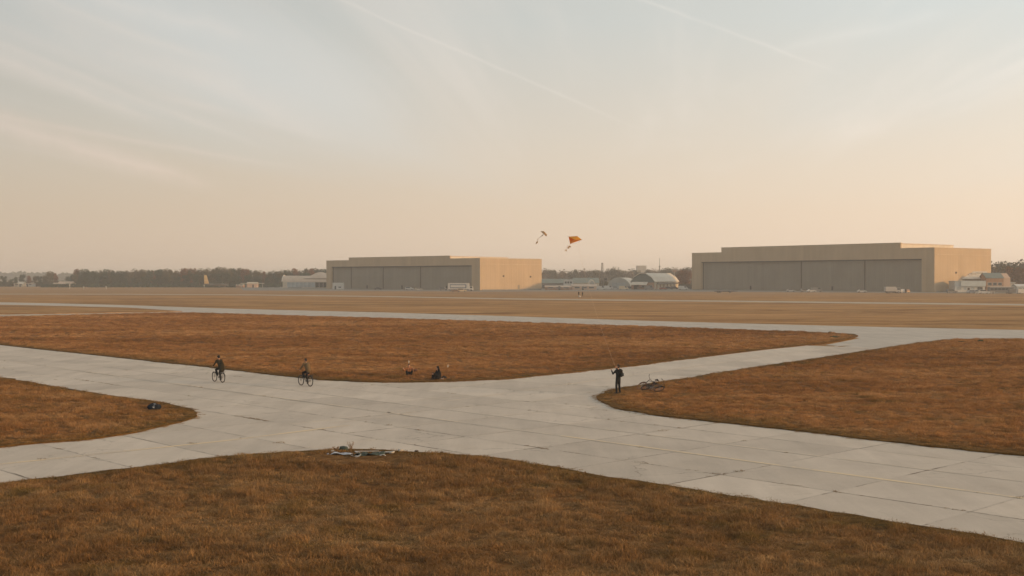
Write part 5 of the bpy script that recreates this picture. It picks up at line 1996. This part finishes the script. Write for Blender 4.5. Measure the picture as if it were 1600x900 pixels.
hx, hy = -dA.x, -dA.y + 0.0
rider('cyclist in a long dark coat and beanie, farther left of the two', 341.5, 597.2, (hx, hy), {'top': 'cloth_olive', 'leg': 'cloth_black', 'shoe': 'shoe'},
      'black bicycle ridden by the cyclist in the long dark coat', 'beanie', coat=[((0, -.30, 1.10), .155, (0, -.40, .82), .15), ((.06, -.34, 1.25), .12, (.08, -.42, .85), .13)])
rider('cyclist in a khaki jacket, nearer the middle field corner', 477.5, 603.2, (hx, hy), {'top': 'cloth_khaki', 'leg': 'cloth_black', 'shoe': 'shoe_pale'},
      'black bicycle ridden by the cyclist in the khaki jacket', 'short', coat=[((0, -.20, 1.36), .165, (0, -.33, 1.03), .165)])

# the kite flyer
KF = G(966, 616.5)
rzk = heading(-0.75, 0.66)
J = dict(pelvis=(0, 0, .96), chest=(0, .01, 1.33), neck=(0, .015, 1.50), head=(0, .02, 1.635),
         shL=(-.19, 0, 1.42), shR=(.19, 0, 1.42), elL=(-.30, .17, 1.20), wrL=(-.24, .32, 1.40), elR=(.27, .20, 1.27), wrR=(.14, .27, 1.52),
         hdL=(.05, .25, .9), hdR=(-.1, .2, .95), thL=(1, .2, 0), thR=(-1, .2, 0),
         hipL=(-.095, 0, .92), hipR=(.095, 0, .92), knL=(-.15, .03, .49), knR=(.13, .02, .49), anL=(-.19, -.02, .085), anR=(.15, -.02, .085), toL=(-.22, .13, .04), toR=(.18, .13, .04))
person('person in black standing on the verge, flying a kite with raised hands', J, {'top': 'cloth_navy', 'leg': 'cloth_black'}, (KF.x, KF.y, 0.05), rzk, (-.1, 1, .25), None, 'short', [((0, 0, 1.0), .13, (0, -.0, .86), .135)], curl=1.1)
bp = thing('backpack', 'black backpack on the back of the kite flyer', 'backpack', (KF.x, KF.y, 0.05), rzk)
bm = bmesh.new()
bmesh.ops.create_cube(bm, size=1.0)
for v in bm.verts:
    v.co = Vector((v.co.x * .30 * (0.85 if v.co.z > 0 else 1), v.co.y * .17 * (.7 if v.co.z > 0 else 1) - .205, v.co.z * .46 + 1.25))
bmesh.ops.bevel(bm, geom=bm.edges[:], offset=.05, segments=3, affect='EDGES')
me = bpy.data.meshes.new('sack')
bm.to_mesh(me)
bm.free()
me.materials.append(MATS['cloth_black'])
link('sack', me, bp)
MB().box(-.11, .11, -.335, -.27, 1.07, 1.25).build('front_pocket', 'cloth_navy', bp)
for s in (-1, 1):
    MB().tube([(s * .11, -.13, 1.43), (s * .12, -.02, 1.505), (s * .125, .115, 1.42), (s * .12, .125, 1.25), (s * .14, -.10, 1.08)], .016, 6).build('strap', 'cloth_black', bp)

# two people sitting on the grass edge
S1 = G(639, 588.5)
J = dict(pelvis=(0, -.05, .13), chest=(0, -.09, .46), neck=(0, -.07, .60), head=(0, -.04, .715), shL=(-.18, -.08, .53), shR=(.18, -.08, .53),
         elL=(-.30, .04, .42), wrL=(-.30, .22, .50), elR=(.33, .03, .42), wrR=(.40, .18, .50), hdL=(-.1, .6, .5), hdR=(.2, .6, .5), thL=(.6, .2, .6), thR=(-.6, .2, .6),
         hipL=(-.10, .02, .12), hipR=(.10, .02, .12), knL=(-.19, .36, .34), knR=(.19, .36, .34), anL=(-.11, .50, .08), anR=(.11, .50, .08), toL=(-.12, .64, .04), toR=(.12, .64, .04))
person('seated person with bent black knees and rust top, arms held out', J, {'top': 'cloth_rust', 'leg': 'cloth_black', 'arm': 'skin', 'tuck': 1}, (S1.x, S1.y, 0.06), heading(0.15, -1), (0, 1, 0), 'people sitting at the field edge', 'short', curl=1.0)
S2 = G(685, 594.4)
J = dict(pelvis=(0, -.02, .14), chest=(0, .0, .52), neck=(0, .03, .66), head=(0, .07, .77), shL=(-.19, .02, .58), shR=(.19, .02, .58),
         elL=(-.22, .18, .36), wrL=(-.10, .36, .40), elR=(.22, .18, .36), wrR=(.10, .36, .40), hdL=(.5, .6, 0), hdR=(-.5, .6, 0), thL=(.3, 0, 1), thR=(-.3, 0, 1),
         hipL=(-.10, .02, .13), hipR=(.10, .02, .13), knL=(-.13, .36, .44), knR=(.13, .36, .44), anL=(-.12, .42, .08), anR=(.12, .42, .08), toL=(-.13, .57, .04), toR=(.13, .57, .04))
person('seated person in a black hooded coat hunched at the taxiway edge', J, {'top': 'cloth_black', 'leg': 'cloth_black'}, (S2.x, S2.y, 0.05), heading(-.8, -.5), (0, 1, -.1), 'people sitting at the field edge', 'hood',
       [((0, -.03, .40), .17, (0, .0, .14), .20), ((0, .10, .30), .15, (0, .16, .14), .17)], curl=1.0)


def soft_bag(name, label, cat, loc, rz, size, m, stripe_m=None, group=None):
    t = thing(name, label, cat, loc, rz, group)
    L, w, h = size
    bm = bmesh.new()
    bmesh.ops.create_cube(bm, size=1.0)
    bmesh.ops.subdivide_edges(bm, edges=bm.edges[:], cuts=5, use_grid_fill=True)
    r = random.Random(hash(label) % 1000)
    for v in bm.verts:
        c = v.co.copy()
        k = 1 - 0.22 * (abs(c.x) * 2) ** 3
        q = c.normalized() * 0.62
        c = c.lerp(q, 0.55)
        v.co = Vector((c.x * L * 1.05, c.y * w * k, (c.z * h * k * (1 - .15 * math.sin(c.x * 9))) + h * 0.48))
        v.co += Vector((r.uniform(-1, 1), r.uniform(-1, 1), r.uniform(-1, 1))) * 0.012
    me = bpy.data.meshes.new('bag_body')
    bm.to_mesh(me)
    bm.free()
    me.materials.append(MATS[m])
    me.polygons.foreach_set('use_smooth', [True] * len(me.polygons))
    link('bag_body', me, t)
    n = 14
    if stripe_m:
        sb_ = MB()
        for k in range(n + 1):
            a = 2 * math.pi * k / n
            for x in (-.045, .045):
                sb_.v.append((x, math.cos(a) * w * .575, h * .48 + math.sin(a) * h * .60))
        sb_.f = [(2 * k, 2 * k + 1, 2 * k + 3, 2 * k + 2) for k in range(n)]
        sb_.build('stripe', stripe_m, t)
        MB().box(L * .02, L * .16, -.05, .06, h * .93, h * 1.06).build('pouch', 'white_panel', t)
    for s in (-1, 1):
        MB().tube([(-L * .25, s * w * .2, h * .92), (-L * .15, s * w * .22, h * 1.12), (L * .15, s * w * .22, h * 1.12), (L * .25, s * w * .2, h * .92)], .012, 6).build('handle', 'cloth_black', t)
    return t


mat('sheet_blue', (0.36, 0.40, 0.45), 0.5, 0.15, 6)
mat('sheet_white', (0.42, 0.40, 0.36), 0.6, 0.12, 6)
mat('tarp_green', (0.045, 0.060, 0.045), 0.6, 0.35, 6)
mat('dead_stalk', (0.22, 0.135, 0.06), 0.9, 0.3, 10)
mat('stone', (0.30, 0.27, 0.22), 0.9, 0.3, 10)
q = G(693.5, 593.6)
soft_bag('bag', 'small dark bag lying right of the hooded seated person', 'bag', (q.x, q.y, .05), R(10), (.34, .24, .20), 'cloth_navy')
q = G(691, 594.2)
o = MB().add([(-.10, -.05, 0), (.11, -.06, 0), (.12, .06, .012), (-.09, .05, .016), (-.10, -.05, .02), (.11, -.06, .016), (.12, .06, .03), (-.09, .05, .036)],
             [(0, 3, 2, 1), (4, 5, 6, 7), (0, 1, 5, 4), (1, 2, 6, 5), (2, 3, 7, 6), (3, 0, 4, 7)]).build('paper', 'sheet_white')
o.location = (q.x, q.y - .25, .12)
tag(o, 'scrap of pale paper before the small dark bag', 'paper')
q = G(241, 641.5)
soft_bag('duffel_bag', 'dark navy duffel bag with a pale stripe lying on the left field', 'bag', (q.x, q.y, .05), R(6), (.62, .36, .30), 'cloth_blue', 'sheet_blue')

# small white pennants on thin sticks behind the seated pair
for px, py, hgt, lb in ((638, 585, .98, 'small white pennant on a stick behind the rust topped person'), (699, 590.5, .90, 'small white pennant on a stick right of the hooded person')):
    q = G(px, py)
    t = thing('pennant', lb, 'flag', (q.x, q.y, .04), R(15))
    MB().tube([(0, 0, 0), (0, 0, hgt + .05)], .0035, 5).build('stick', 'dead_stalk', t)
    MB().add([(0.002, -.003, hgt - .22), (0.12, -.003, hgt - .12), (0.002, -.003, hgt + .03), (0.002, .003, hgt - .22), (0.12, .003, hgt - .12), (0.002, .003, hgt + .03)],
             [(0, 1, 2), (5, 4, 3), (0, 3, 4, 1), (1, 4, 5, 2), (2, 5, 3, 0)]).build('cloth', 'sheet_white', t)
# two brown hats or bags lying in the grass beside the first seated person
for px, py, r_, lb in ((649.5, 583.5, .13, 'brown cloth bundle in the grass right of the rust topped person'), (632, 582, .10, 'rust coloured bundle in the grass left of the rust topped person')):
    q = G(px, py)
    t = thing('bundle', lb, 'bundle', (q.x, q.y, .10), 0.4, 'bundles by the seated person')
    MB().ball((0, 0, r_ * .9), (r_ * 1.15, r_, r_ * .85), 10, 7).build('cloth', 'cloth_rust' if px < 640 else mat('cloth_brown', (0.10, 0.05, 0.03), 0.9), t, True)
    MB().tube([(0, 0, r_ * 1.6), (.02, .01, r_ * 2.0), (.06, .02, r_ * 2.1)], [.03, .035, .05], 7).build('knot', 'cloth_rust', t)

# two bicycles thrown down in the grass
q = G(1007, 612)
bicycle('upper of two fallen bicycles, its handlebar sticking up, wheels rust coloured', (q.x, q.y, .05), heading(-.62, .78), 'bicycles', 'black_metal', mat('tyre_tan', (0.26, 0.12, 0.06), 0.8), tilt=(R(0), R(53)), lift=.06)
q = G(1023, 614)
bicycle('lower of two fallen bicycles, lying flat with its wheel towards the camera', (q.x - .35, q.y - .05, .05), heading(.72, -.7), 'bicycles', 'black_metal', 'rubber', tilt=(R(-4), R(-68)), lift=.10)
q = G(1029, 609)
t = thing('basket', 'small wicker basket by the fallen bicycles', 'basket', (q.x, q.y, .06), .3)
bk = MB()
n = 14
for k in range(n):
    a = 2 * math.pi * k / n
    bk.tube([(.13 * math.cos(a), .13 * math.sin(a), 0), (.17 * math.cos(a), .17 * math.sin(a), .26)], .008, 4)
bk.build('staves', 'dead_stalk', t)
hoops = MB()
for z, rr in ((.01, .13), (.07, .142), (.13, .152), (.19, .162), (.25, .172)):
    hoops.tube([(rr * math.cos(2 * math.pi * k / 16), rr * math.sin(2 * math.pi * k / 16), z) for k in range(17)], .012, 5)
hoops.build('hoops', 'dead_stalk', t)
MB().tube([(-.17, 0, .25), (-.12, 0, .38), (0, 0, .43), (.12, 0, .38), (.17, 0, .25)], .01, 5).build('handle', 'dead_stalk', t)


# ------------------------------------------------------------------ kites
def kite_cloth(name, c0, c1):
    m, nt, b = new_mat(name)
    co = nt.new('ShaderNodeTexCoord').outputs['Object']
    f = nt.rangemap(nt.noise(co, 2.2, 2, 0.5), 0.42, 0.58)
    c = nt.mix(f, c0, c1)
    nt.l.new(c, b.inputs['Base Color'])
    b.inputs['Roughness'].default_value = 0.6
    tr = nt.new('ShaderNodeBsdfTranslucent')
    nt.l.new(c, tr.inputs[0])
    mx = nt.new('ShaderNodeMixShader')
    mx.inputs[0].default_value = 0.6
    nt.l.new(b.outputs[0], mx.inputs[1])
    nt.l.new(tr.outputs[0], mx.inputs[2])
    nt.l.new(mx.outputs[0], nt.n['Material Output'].inputs[0])
    MATS[name] = m


kite_cloth('kite_orange', (0.90, 0.27, 0.025), (0.90, 0.42, 0.05))
kite_cloth('kite_yellow', (0.90, 0.62, 0.10), (0.90, 0.48, 0.06))
kite_cloth('kite_tan', (0.75, 0.55, 0.28), (0.60, 0.42, 0.22))
KY = 150.0


def kpt(px, py, dy=0.0):
    return at(px, py, KY + dy)


def panel(mb, pts, th=0.012):
    n = len(pts)
    P = [Vector(p) for p in pts]
    nr = (P[1] - P[0]).cross(P[2] - P[0]).normalized() * th
    mb.add([p for p in P] + [p + nr for p in P], [tuple(range(n)), tuple(range(2 * n - 1, n - 1, -1))] + [(i, (i + 1) % n, (i + 1) % n + n, i + n) for i in range(n)])
    return mb


o0 = kpt(897, 376)
t = thing('kite', 'orange diamond kite with a wispy tail above the gap between hangars', 'kite', o0, 0, 'kites in the air')
L_ = lambda px, py, dy=0.0: kpt(px, py, dy) - o0
nose, wl, wr, tail = L_(909.0, 374.5), L_(888.5, 369.8, .1), L_(902, 369.0, .0), L_(890.8, 381.0)
mid_ = L_(898.5, 374.8, -.16)
panel(MB(), [nose, wr, mid_]).build('sail_panel', 'kite_yellow', t)
panel(MB(), [wr, wl, mid_]).build('sail_panel', 'kite_yellow', t)
panel(MB(), [wl, tail, mid_]).build('sail_panel', 'kite_orange', t)
panel(MB(), [tail, nose, mid_]).build('sail_panel', 'kite_orange', t)
MB().tube([tail, mid_, nose + (nose - mid_) * .12], .012, 6).build('spine', 'mast_grey', t)
MB().tube([wl + (wl - wr) * .16, wl, wr], .012, 6).build('spar', 'mast_grey', t)
tl = [tail, L_(889.6, 383.4), L_(888.0, 385.5, .1), L_(886.6, 387.4), L_(885.2, 389.8, .1), L_(883.4, 391.4), L_(882.0, 393.2)]
tt = MB().tube(tl, .016, 5).build('tail', 'kite_tan', t)
for a, b in ((2, .34), (3, .26), (5, .18)):
    p = tl[a]
    panel(MB(), [p, p + Vector((b * .8, .05, -.12)), p + Vector((b, 0, .04)), p + Vector((b * .2, 0, .14))], .01).build('bow', 'kite_tan', tt)
    panel(MB(), [p, p + Vector((-b * .4, .05, .10)), p + Vector((-b * .45, 0, .2))], .01).build('bow', 'kite_tan', tt)
br = kpt(903, 379.5, -.6) - o0
MB().tube([nose, br], .008, 4).build('bridle', 'mast_grey', t)
MB().tube([tail, br], .008, 4).build('bridle', 'mast_grey', t)

KY = 165.0
o0 = kpt(849, 366)
t = thing('kite', 'small tan bird shaped kite with a knotted tail left of the orange kite', 'kite', o0, 0, 'kites in the air')
n0, w1, w2, tb = L_(852.0, 363.5), L_(844.8, 361.4, .4), L_(853.6, 369.4, .3), L_(847.6, 368.6)
m_ = L_(849.6, 365.6, -.4)
panel(MB(), [w1, L_(849.5, 361.2, .1), m_]).build('wing', 'kite_tan', t)
panel(MB(), [L_(849.5, 361.2, .1), n0, m_]).build('wing', 'kite_tan', t)
panel(MB(), [n0, L_(854.8, 366.6, .1), m_]).build('wing', 'kite_tan', t)
panel(MB(), [L_(854.8, 366.6, .1), w2, m_]).build('wing', 'kite_tan', t)
panel(MB(), [m_, tb, L_(844.0, 370.4)]).build('body', 'mast_grey', t)
MB().tube([w1, m_, w2], .02, 5).build('spar', 'mast_grey', t)
MB().tube([n0, m_, L_(844.0, 370.6)], .03, 5).build('spine', 'mast_grey', t)
tl = [L_(844.0, 370.6), L_(842.3, 372.0), L_(840.6, 373.6), L_(839.4, 376.4), L_(838.6, 378.6), L_(836.8, 381.6)]
tt = MB().tube(tl, .014, 5).build('tail', 'mast_grey', t)
MB().ball(tl[2], .07, 8, 6).build('knot', 'kite_tan', tt)
panel(MB(), [tl[3], tl[3] + Vector((.12, 0, -.1)), tl[4] + Vector((.1, 0, -.12)), tl[5], tl[4] + Vector((-.08, 0, 0))], .012).build('bow', 'kite_tan', tt)

# the line from the flyer's hand to the orange kite
hp = Matrix.Rotation(rzk, 3, 'Z') @ Vector((.125, .315, 1.61)) + Vector((KF.x, KF.y, .05))
KY = 150.0
ke = kpt(903, 379.5, -.6)
pts = []
for k in range(41):
    s = k / 40
    p = hp.lerp(ke, s)
    p.z -= 1.6 * 4 * s * (1 - s) * .55
    pts.append(p)
o = MB().tube(pts, [0.0048 + 0.002 * (k / 40) for k in range(41)], 5).build('kite_line', mat('line_pale', (0.62, 0.40, 0.22), 0.6))
tag(o, 'thin pale kite line rising from the flyer towards the orange kite', 'kite line')

# two far people and a white bag on the field edge before the sheds
for px, py, lb, col_ in ((904.3, 462.0, 'left of two tiny dark figures on the far field edge', 'cloth_black'), (910.3, 462.6, 'right of two tiny dark figures on the far field edge', 'cloth_olive')):
    q = G(px, py)
    J = dict(pelvis=(0, 0, .96), chest=(0, .01, 1.33), neck=(0, .015, 1.50), head=(0, .02, 1.635), shL=(-.19, 0, 1.42), shR=(.19, 0, 1.42), elL=(-.27, .05, 1.14), wrL=(-.22, .22, .98),
             elR=(.27, .05, 1.14), wrR=(.24, .16, .92), hipL=(-.095, 0, .92), hipR=(.095, 0, .92), knL=(-.13, .05, .49), knR=(.13, .0, .49), anL=(-.14, .02, .085), anR=(.15, -.08, .085), toL=(-.15, .17, .04), toR=(.17, .07, .04))
    person(lb, J, {'top': col_, 'leg': 'cloth_black'}, (q.x, q.y, -.06), heading(.3 if px < 907 else -.6, 1), (0, 1, 0), 'people far off on the field', 'short', [((0, 0, 1.0), .17, (0, 0, .75), .16)], voxel=.013)
q = G(905.5, 464.2)
soft_bag('sack', 'white sack on the ground below the two tiny far figures', 'bag', (q.x, q.y, -.06), .2, (1.0, .7, .6), 'sheet_white')

# ------------------------------------------------------------------ litter on the verge
def crumpled(name, label, cat, px, py, L, w, rz, m, amp=.05, seed=1, z=.10):
    q = G(px, py)
    r = np.random.default_rng(seed)
    nx, ny = 18, 8
    xs, ys = np.meshgrid(np.linspace(-L / 2, L / 2, nx), np.linspace(-w / 2, w / 2, ny))
    P = np.stack([xs.ravel(), ys.ravel()], 1)
    h = (vnoise(P, 6, seed) - .4) * amp * 1.6 + (vnoise(P, 14, seed + 1) - .5) * amp
    P = P + (np.stack([vnoise(P, 4, seed + 2), vnoise(P, 4, seed + 3)], 1) - .5) * .12
    mb = MB()
    mb.v = [(a, b, float(c)) for (a, b), c in zip(P, h)] + [(a, b, float(c) - .012) for (a, b), c in zip(P, h)]
    N_ = nx * ny
    for j in range(ny - 1):
        for i in range(nx - 1):
            a = j * nx + i
            mb.f.append((a, a + 1, a + nx + 1, a + nx))
            mb.f.append((a + N_, a + nx + N_, a + nx + 1 + N_, a + 1 + N_))
    rim = [i for i in range(nx)] + [j * nx + nx - 1 for j in range(1, ny)] + [(ny - 1) * nx + i for i in range(nx - 2, -1, -1)] + [j * nx for j in range(ny - 2, 0, -1)]
    for k in range(len(rim)):
        a, b = rim[k], rim[(k + 1) % len(rim)]
        mb.f.append((a, a + N_, b + N_, b))
    o = mb.build(name, m, None, True)
    o.location = (q.x, q.y, z)
    o.rotation_euler = (R(6), 0, rz)
    tag(o, label, cat)
    return o


crumpled('plastic_sheet', 'pale blue crumpled plastic sheet at the left of the verge litter', 'sheet', 530, 714, .95, .34, R(-5), 'sheet_blue', .07, 3, .13)
crumpled('plastic_sheet', 'small white flap of plastic in front of the pale blue sheet', 'sheet', 556, 717, .42, .16, R(-12), 'sheet_white', .05, 5, .12)
crumpled('green_tarp', 'dark green crumpled tarp in the middle of the verge litter', 'tarp', 577, 714.5, 1.15, .42, R(4), 'tarp_green', .10, 8, .12)
q = G(573, 710.2)
o = MB().box(-.48, .48, -.035, .035, 0, .025).build('plank', 'sheet_white')
o.location = (q.x, q.y, .12)
o.rotation_euler = (0, R(-1), R(-2))
tag(o, 'long pale plank lying behind the green tarp', 'plank')
rs = random.Random(21)
for k, (px, py, m_, lb) in enumerate(((519, 710.5, 'sheet_white', 'torn white scrap behind the pale blue sheet'), (560, 711.5, 'sheet_blue', 'small bluish scrap on the pale plank end'),
                                      (598, 716, 'sheet_white', 'torn white scrap in front of the green tarp'), (588, 710, 'tarp_green', 'dark scrap behind the right end of the green tarp'))):
    crumpled('scrap', lb, 'scrap', px, py, rs.uniform(.14, .26), rs.uniform(.07, .12), rs.uniform(-1, 1), m_, .05, 30 + k, .12)
q = G(606, 712.5)
mb = MB()
mb.tube([(-.35, 0, .03), (-.1, .03, .03), (.12, .03, .04), (.24, -.03, .06), (.22, -.14, .05), (.08, -.17, .04)], .038, 8)
o = mb.build('hose', 'sheet_white', None, True)
o.location = (q.x, q.y, .11)
tag(o, 'bent white hose curling at the right end of the litter', 'hose')
q = G(626.5, 710)
mb = MB()
mb.tube([(-.10, 0, .05), (.04, 0, .05), (.075, 0, .05), (.09, 0, .05), (.13, 0, .05)], [.055, .055, .03, .018, .018], 10)
o = mb.build('bottle', 'sheet_white', None, True)
o.location = (q.x, q.y, .11)
o.rotation_euler = (0, 0, .5)
tag(o, 'white bottle lying alone right of the verge litter', 'bottle')
r = random.Random(3)
for px, py, n, hgt, m, lb in ((548, 706.5, 16, .42, 'dead_stalk', 'tall orange dead weed stalks above the verge litter'), (525, 707, 22, .24, 'dead_stalk', 'low bushy brown weed left of the tall dead stalks'),
                              (583, 707, 8, .22, 'dead_stalk', 'thin pale stalk behind the green tarp')):
    q = G(px, py)
    t = thing('dead_weed', lb, 'weed', (q.x, q.y, .03), 0, 'dead weeds by the verge litter')
    mb, lf = MB(), MB()
    for k in range(n):
        a, s = r.uniform(0, 6.28), r.uniform(.3, 1)
        p1 = Vector((math.cos(a) * .06 * s, math.sin(a) * .06 * s, hgt * .5 * s))
        p2 = Vector((math.cos(a) * .17 * s, math.sin(a) * .12 * s, hgt * s))
        mb.tube([(0, 0, 0), p1, p2], [.008, .007, .004], 4)
        for j in range(3):
            c = p1.lerp(p2, r.random())
            d = Vector((r.gauss(0, 1), r.gauss(0, 1), r.gauss(0, 1))).normalized() * .045
            e = d.orthogonal().normalized() * .018
            lf.add([c, c + d * .5 + e, c + d, c + d * .5 - e], [(0, 1, 2, 3)])
    mb.build('stems', m, t)
    lf.build('leaves', m, t)
for px, py, s, lb in ((537, 706.5, .15, 'dark round stone between the two dead weeds'), (651, 708.5, .06, 'brown clod right of the white bottle'), (690, 710, .05, 'second brown clod farther right along the verge')):
    q = G(px, py)
    bm = bmesh.new()
    bmesh.ops.create_icosphere(bm, subdivisions=3, radius=1.0)
    for v in bm.verts:
        k = 1 + .22 * math.sin(v.co.x * 3 + px) * math.cos(v.co.y * 4) + .10 * math.sin(v.co.z * 7 + v.co.x * 5)
        v.co = Vector((v.co.x * s * 1.25, v.co.y * s, v.co.z * s * .8)) * k
    me = bpy.data.meshes.new('stone')
    bm.to_mesh(me)
    bm.free()
    me.materials.append(MATS['tarp_green' if px < 600 else 'soil'])
    me.polygons.foreach_set('use_smooth', [True] * len(me.polygons))
    o = link('stone', me)
    o.location = (q.x, q.y, .06 + s * .4)
    tag(o, lb, 'stone', 'stones along the verge')

# dark low shrubs on the tip of the middle field and along the right one
for px, py, w_, h_, lb in ((1297, 521.5, .45, .25, 'dark low shrub near the tip of the middle field'), (1304, 528.5, 1.4, .26, 'wider dark shrub at the lower tip of the middle field'),
                           (1532, 535, .8, .28, 'dark shrub on the upper edge of the right field'), (1504, 536, 1.3, .18, 'flat dark shrub left on the upper edge of the right field')):
    q = G(px, py)
    t = thing('shrub', lb, 'shrub', (q.x, q.y, .02), 0, 'shrubs on the field tips')
    lf, st = MB(), MB()
    for k in range(160):
        d = Vector((r.gauss(0, 1), r.gauss(0, 1), abs(r.gauss(0, 1)))).normalized() * r.random() ** .4
        c = Vector((d.x * w_ * .5, d.y * w_ * .35, d.z * h_))
        u = Vector((r.gauss(0, 1), r.gauss(0, 1), r.gauss(0, 1))).normalized() * .10
        v = u.orthogonal().normalized() * .05
        lf.add([c - u, c + v, c + u, c - v], [(0, 1, 2, 3)])
    for k in range(6):
        st.tube([(0, 0, 0), (r.uniform(-.3, .3) * w_, r.uniform(-.2, .2) * w_, h_ * .8)], [.015, .006], 4)
    lf.build('leaves', 'leaf_dark', t)
    st.build('stems', 'bark', t)

# ------------------------------------------------------------------ the air: even thin haze round the whole place
hzm = bpy.data.materials.new('haze')
hzm.use_nodes = True
ht_ = NT(hzm.node_tree)
ht_.n.clear()
ho_ = ht_.new('ShaderNodeOutputMaterial')
pv = ht_.new('ShaderNodeVolumePrincipled')
pv.inputs['Color'].default_value = (0.91, 0.95, 0.98, 1)
pv.inputs['Density'].default_value = HAZE
pv.inputs['Anisotropy'].default_value = 0.2
ht_.l.new(pv.outputs[0], ho_.inputs['Volume'])
hb_ = MB().box(-5100, 5100, -700, 5100, -1.1, 34).build('haze', hzm)
tag(hb_, kind='stuff')
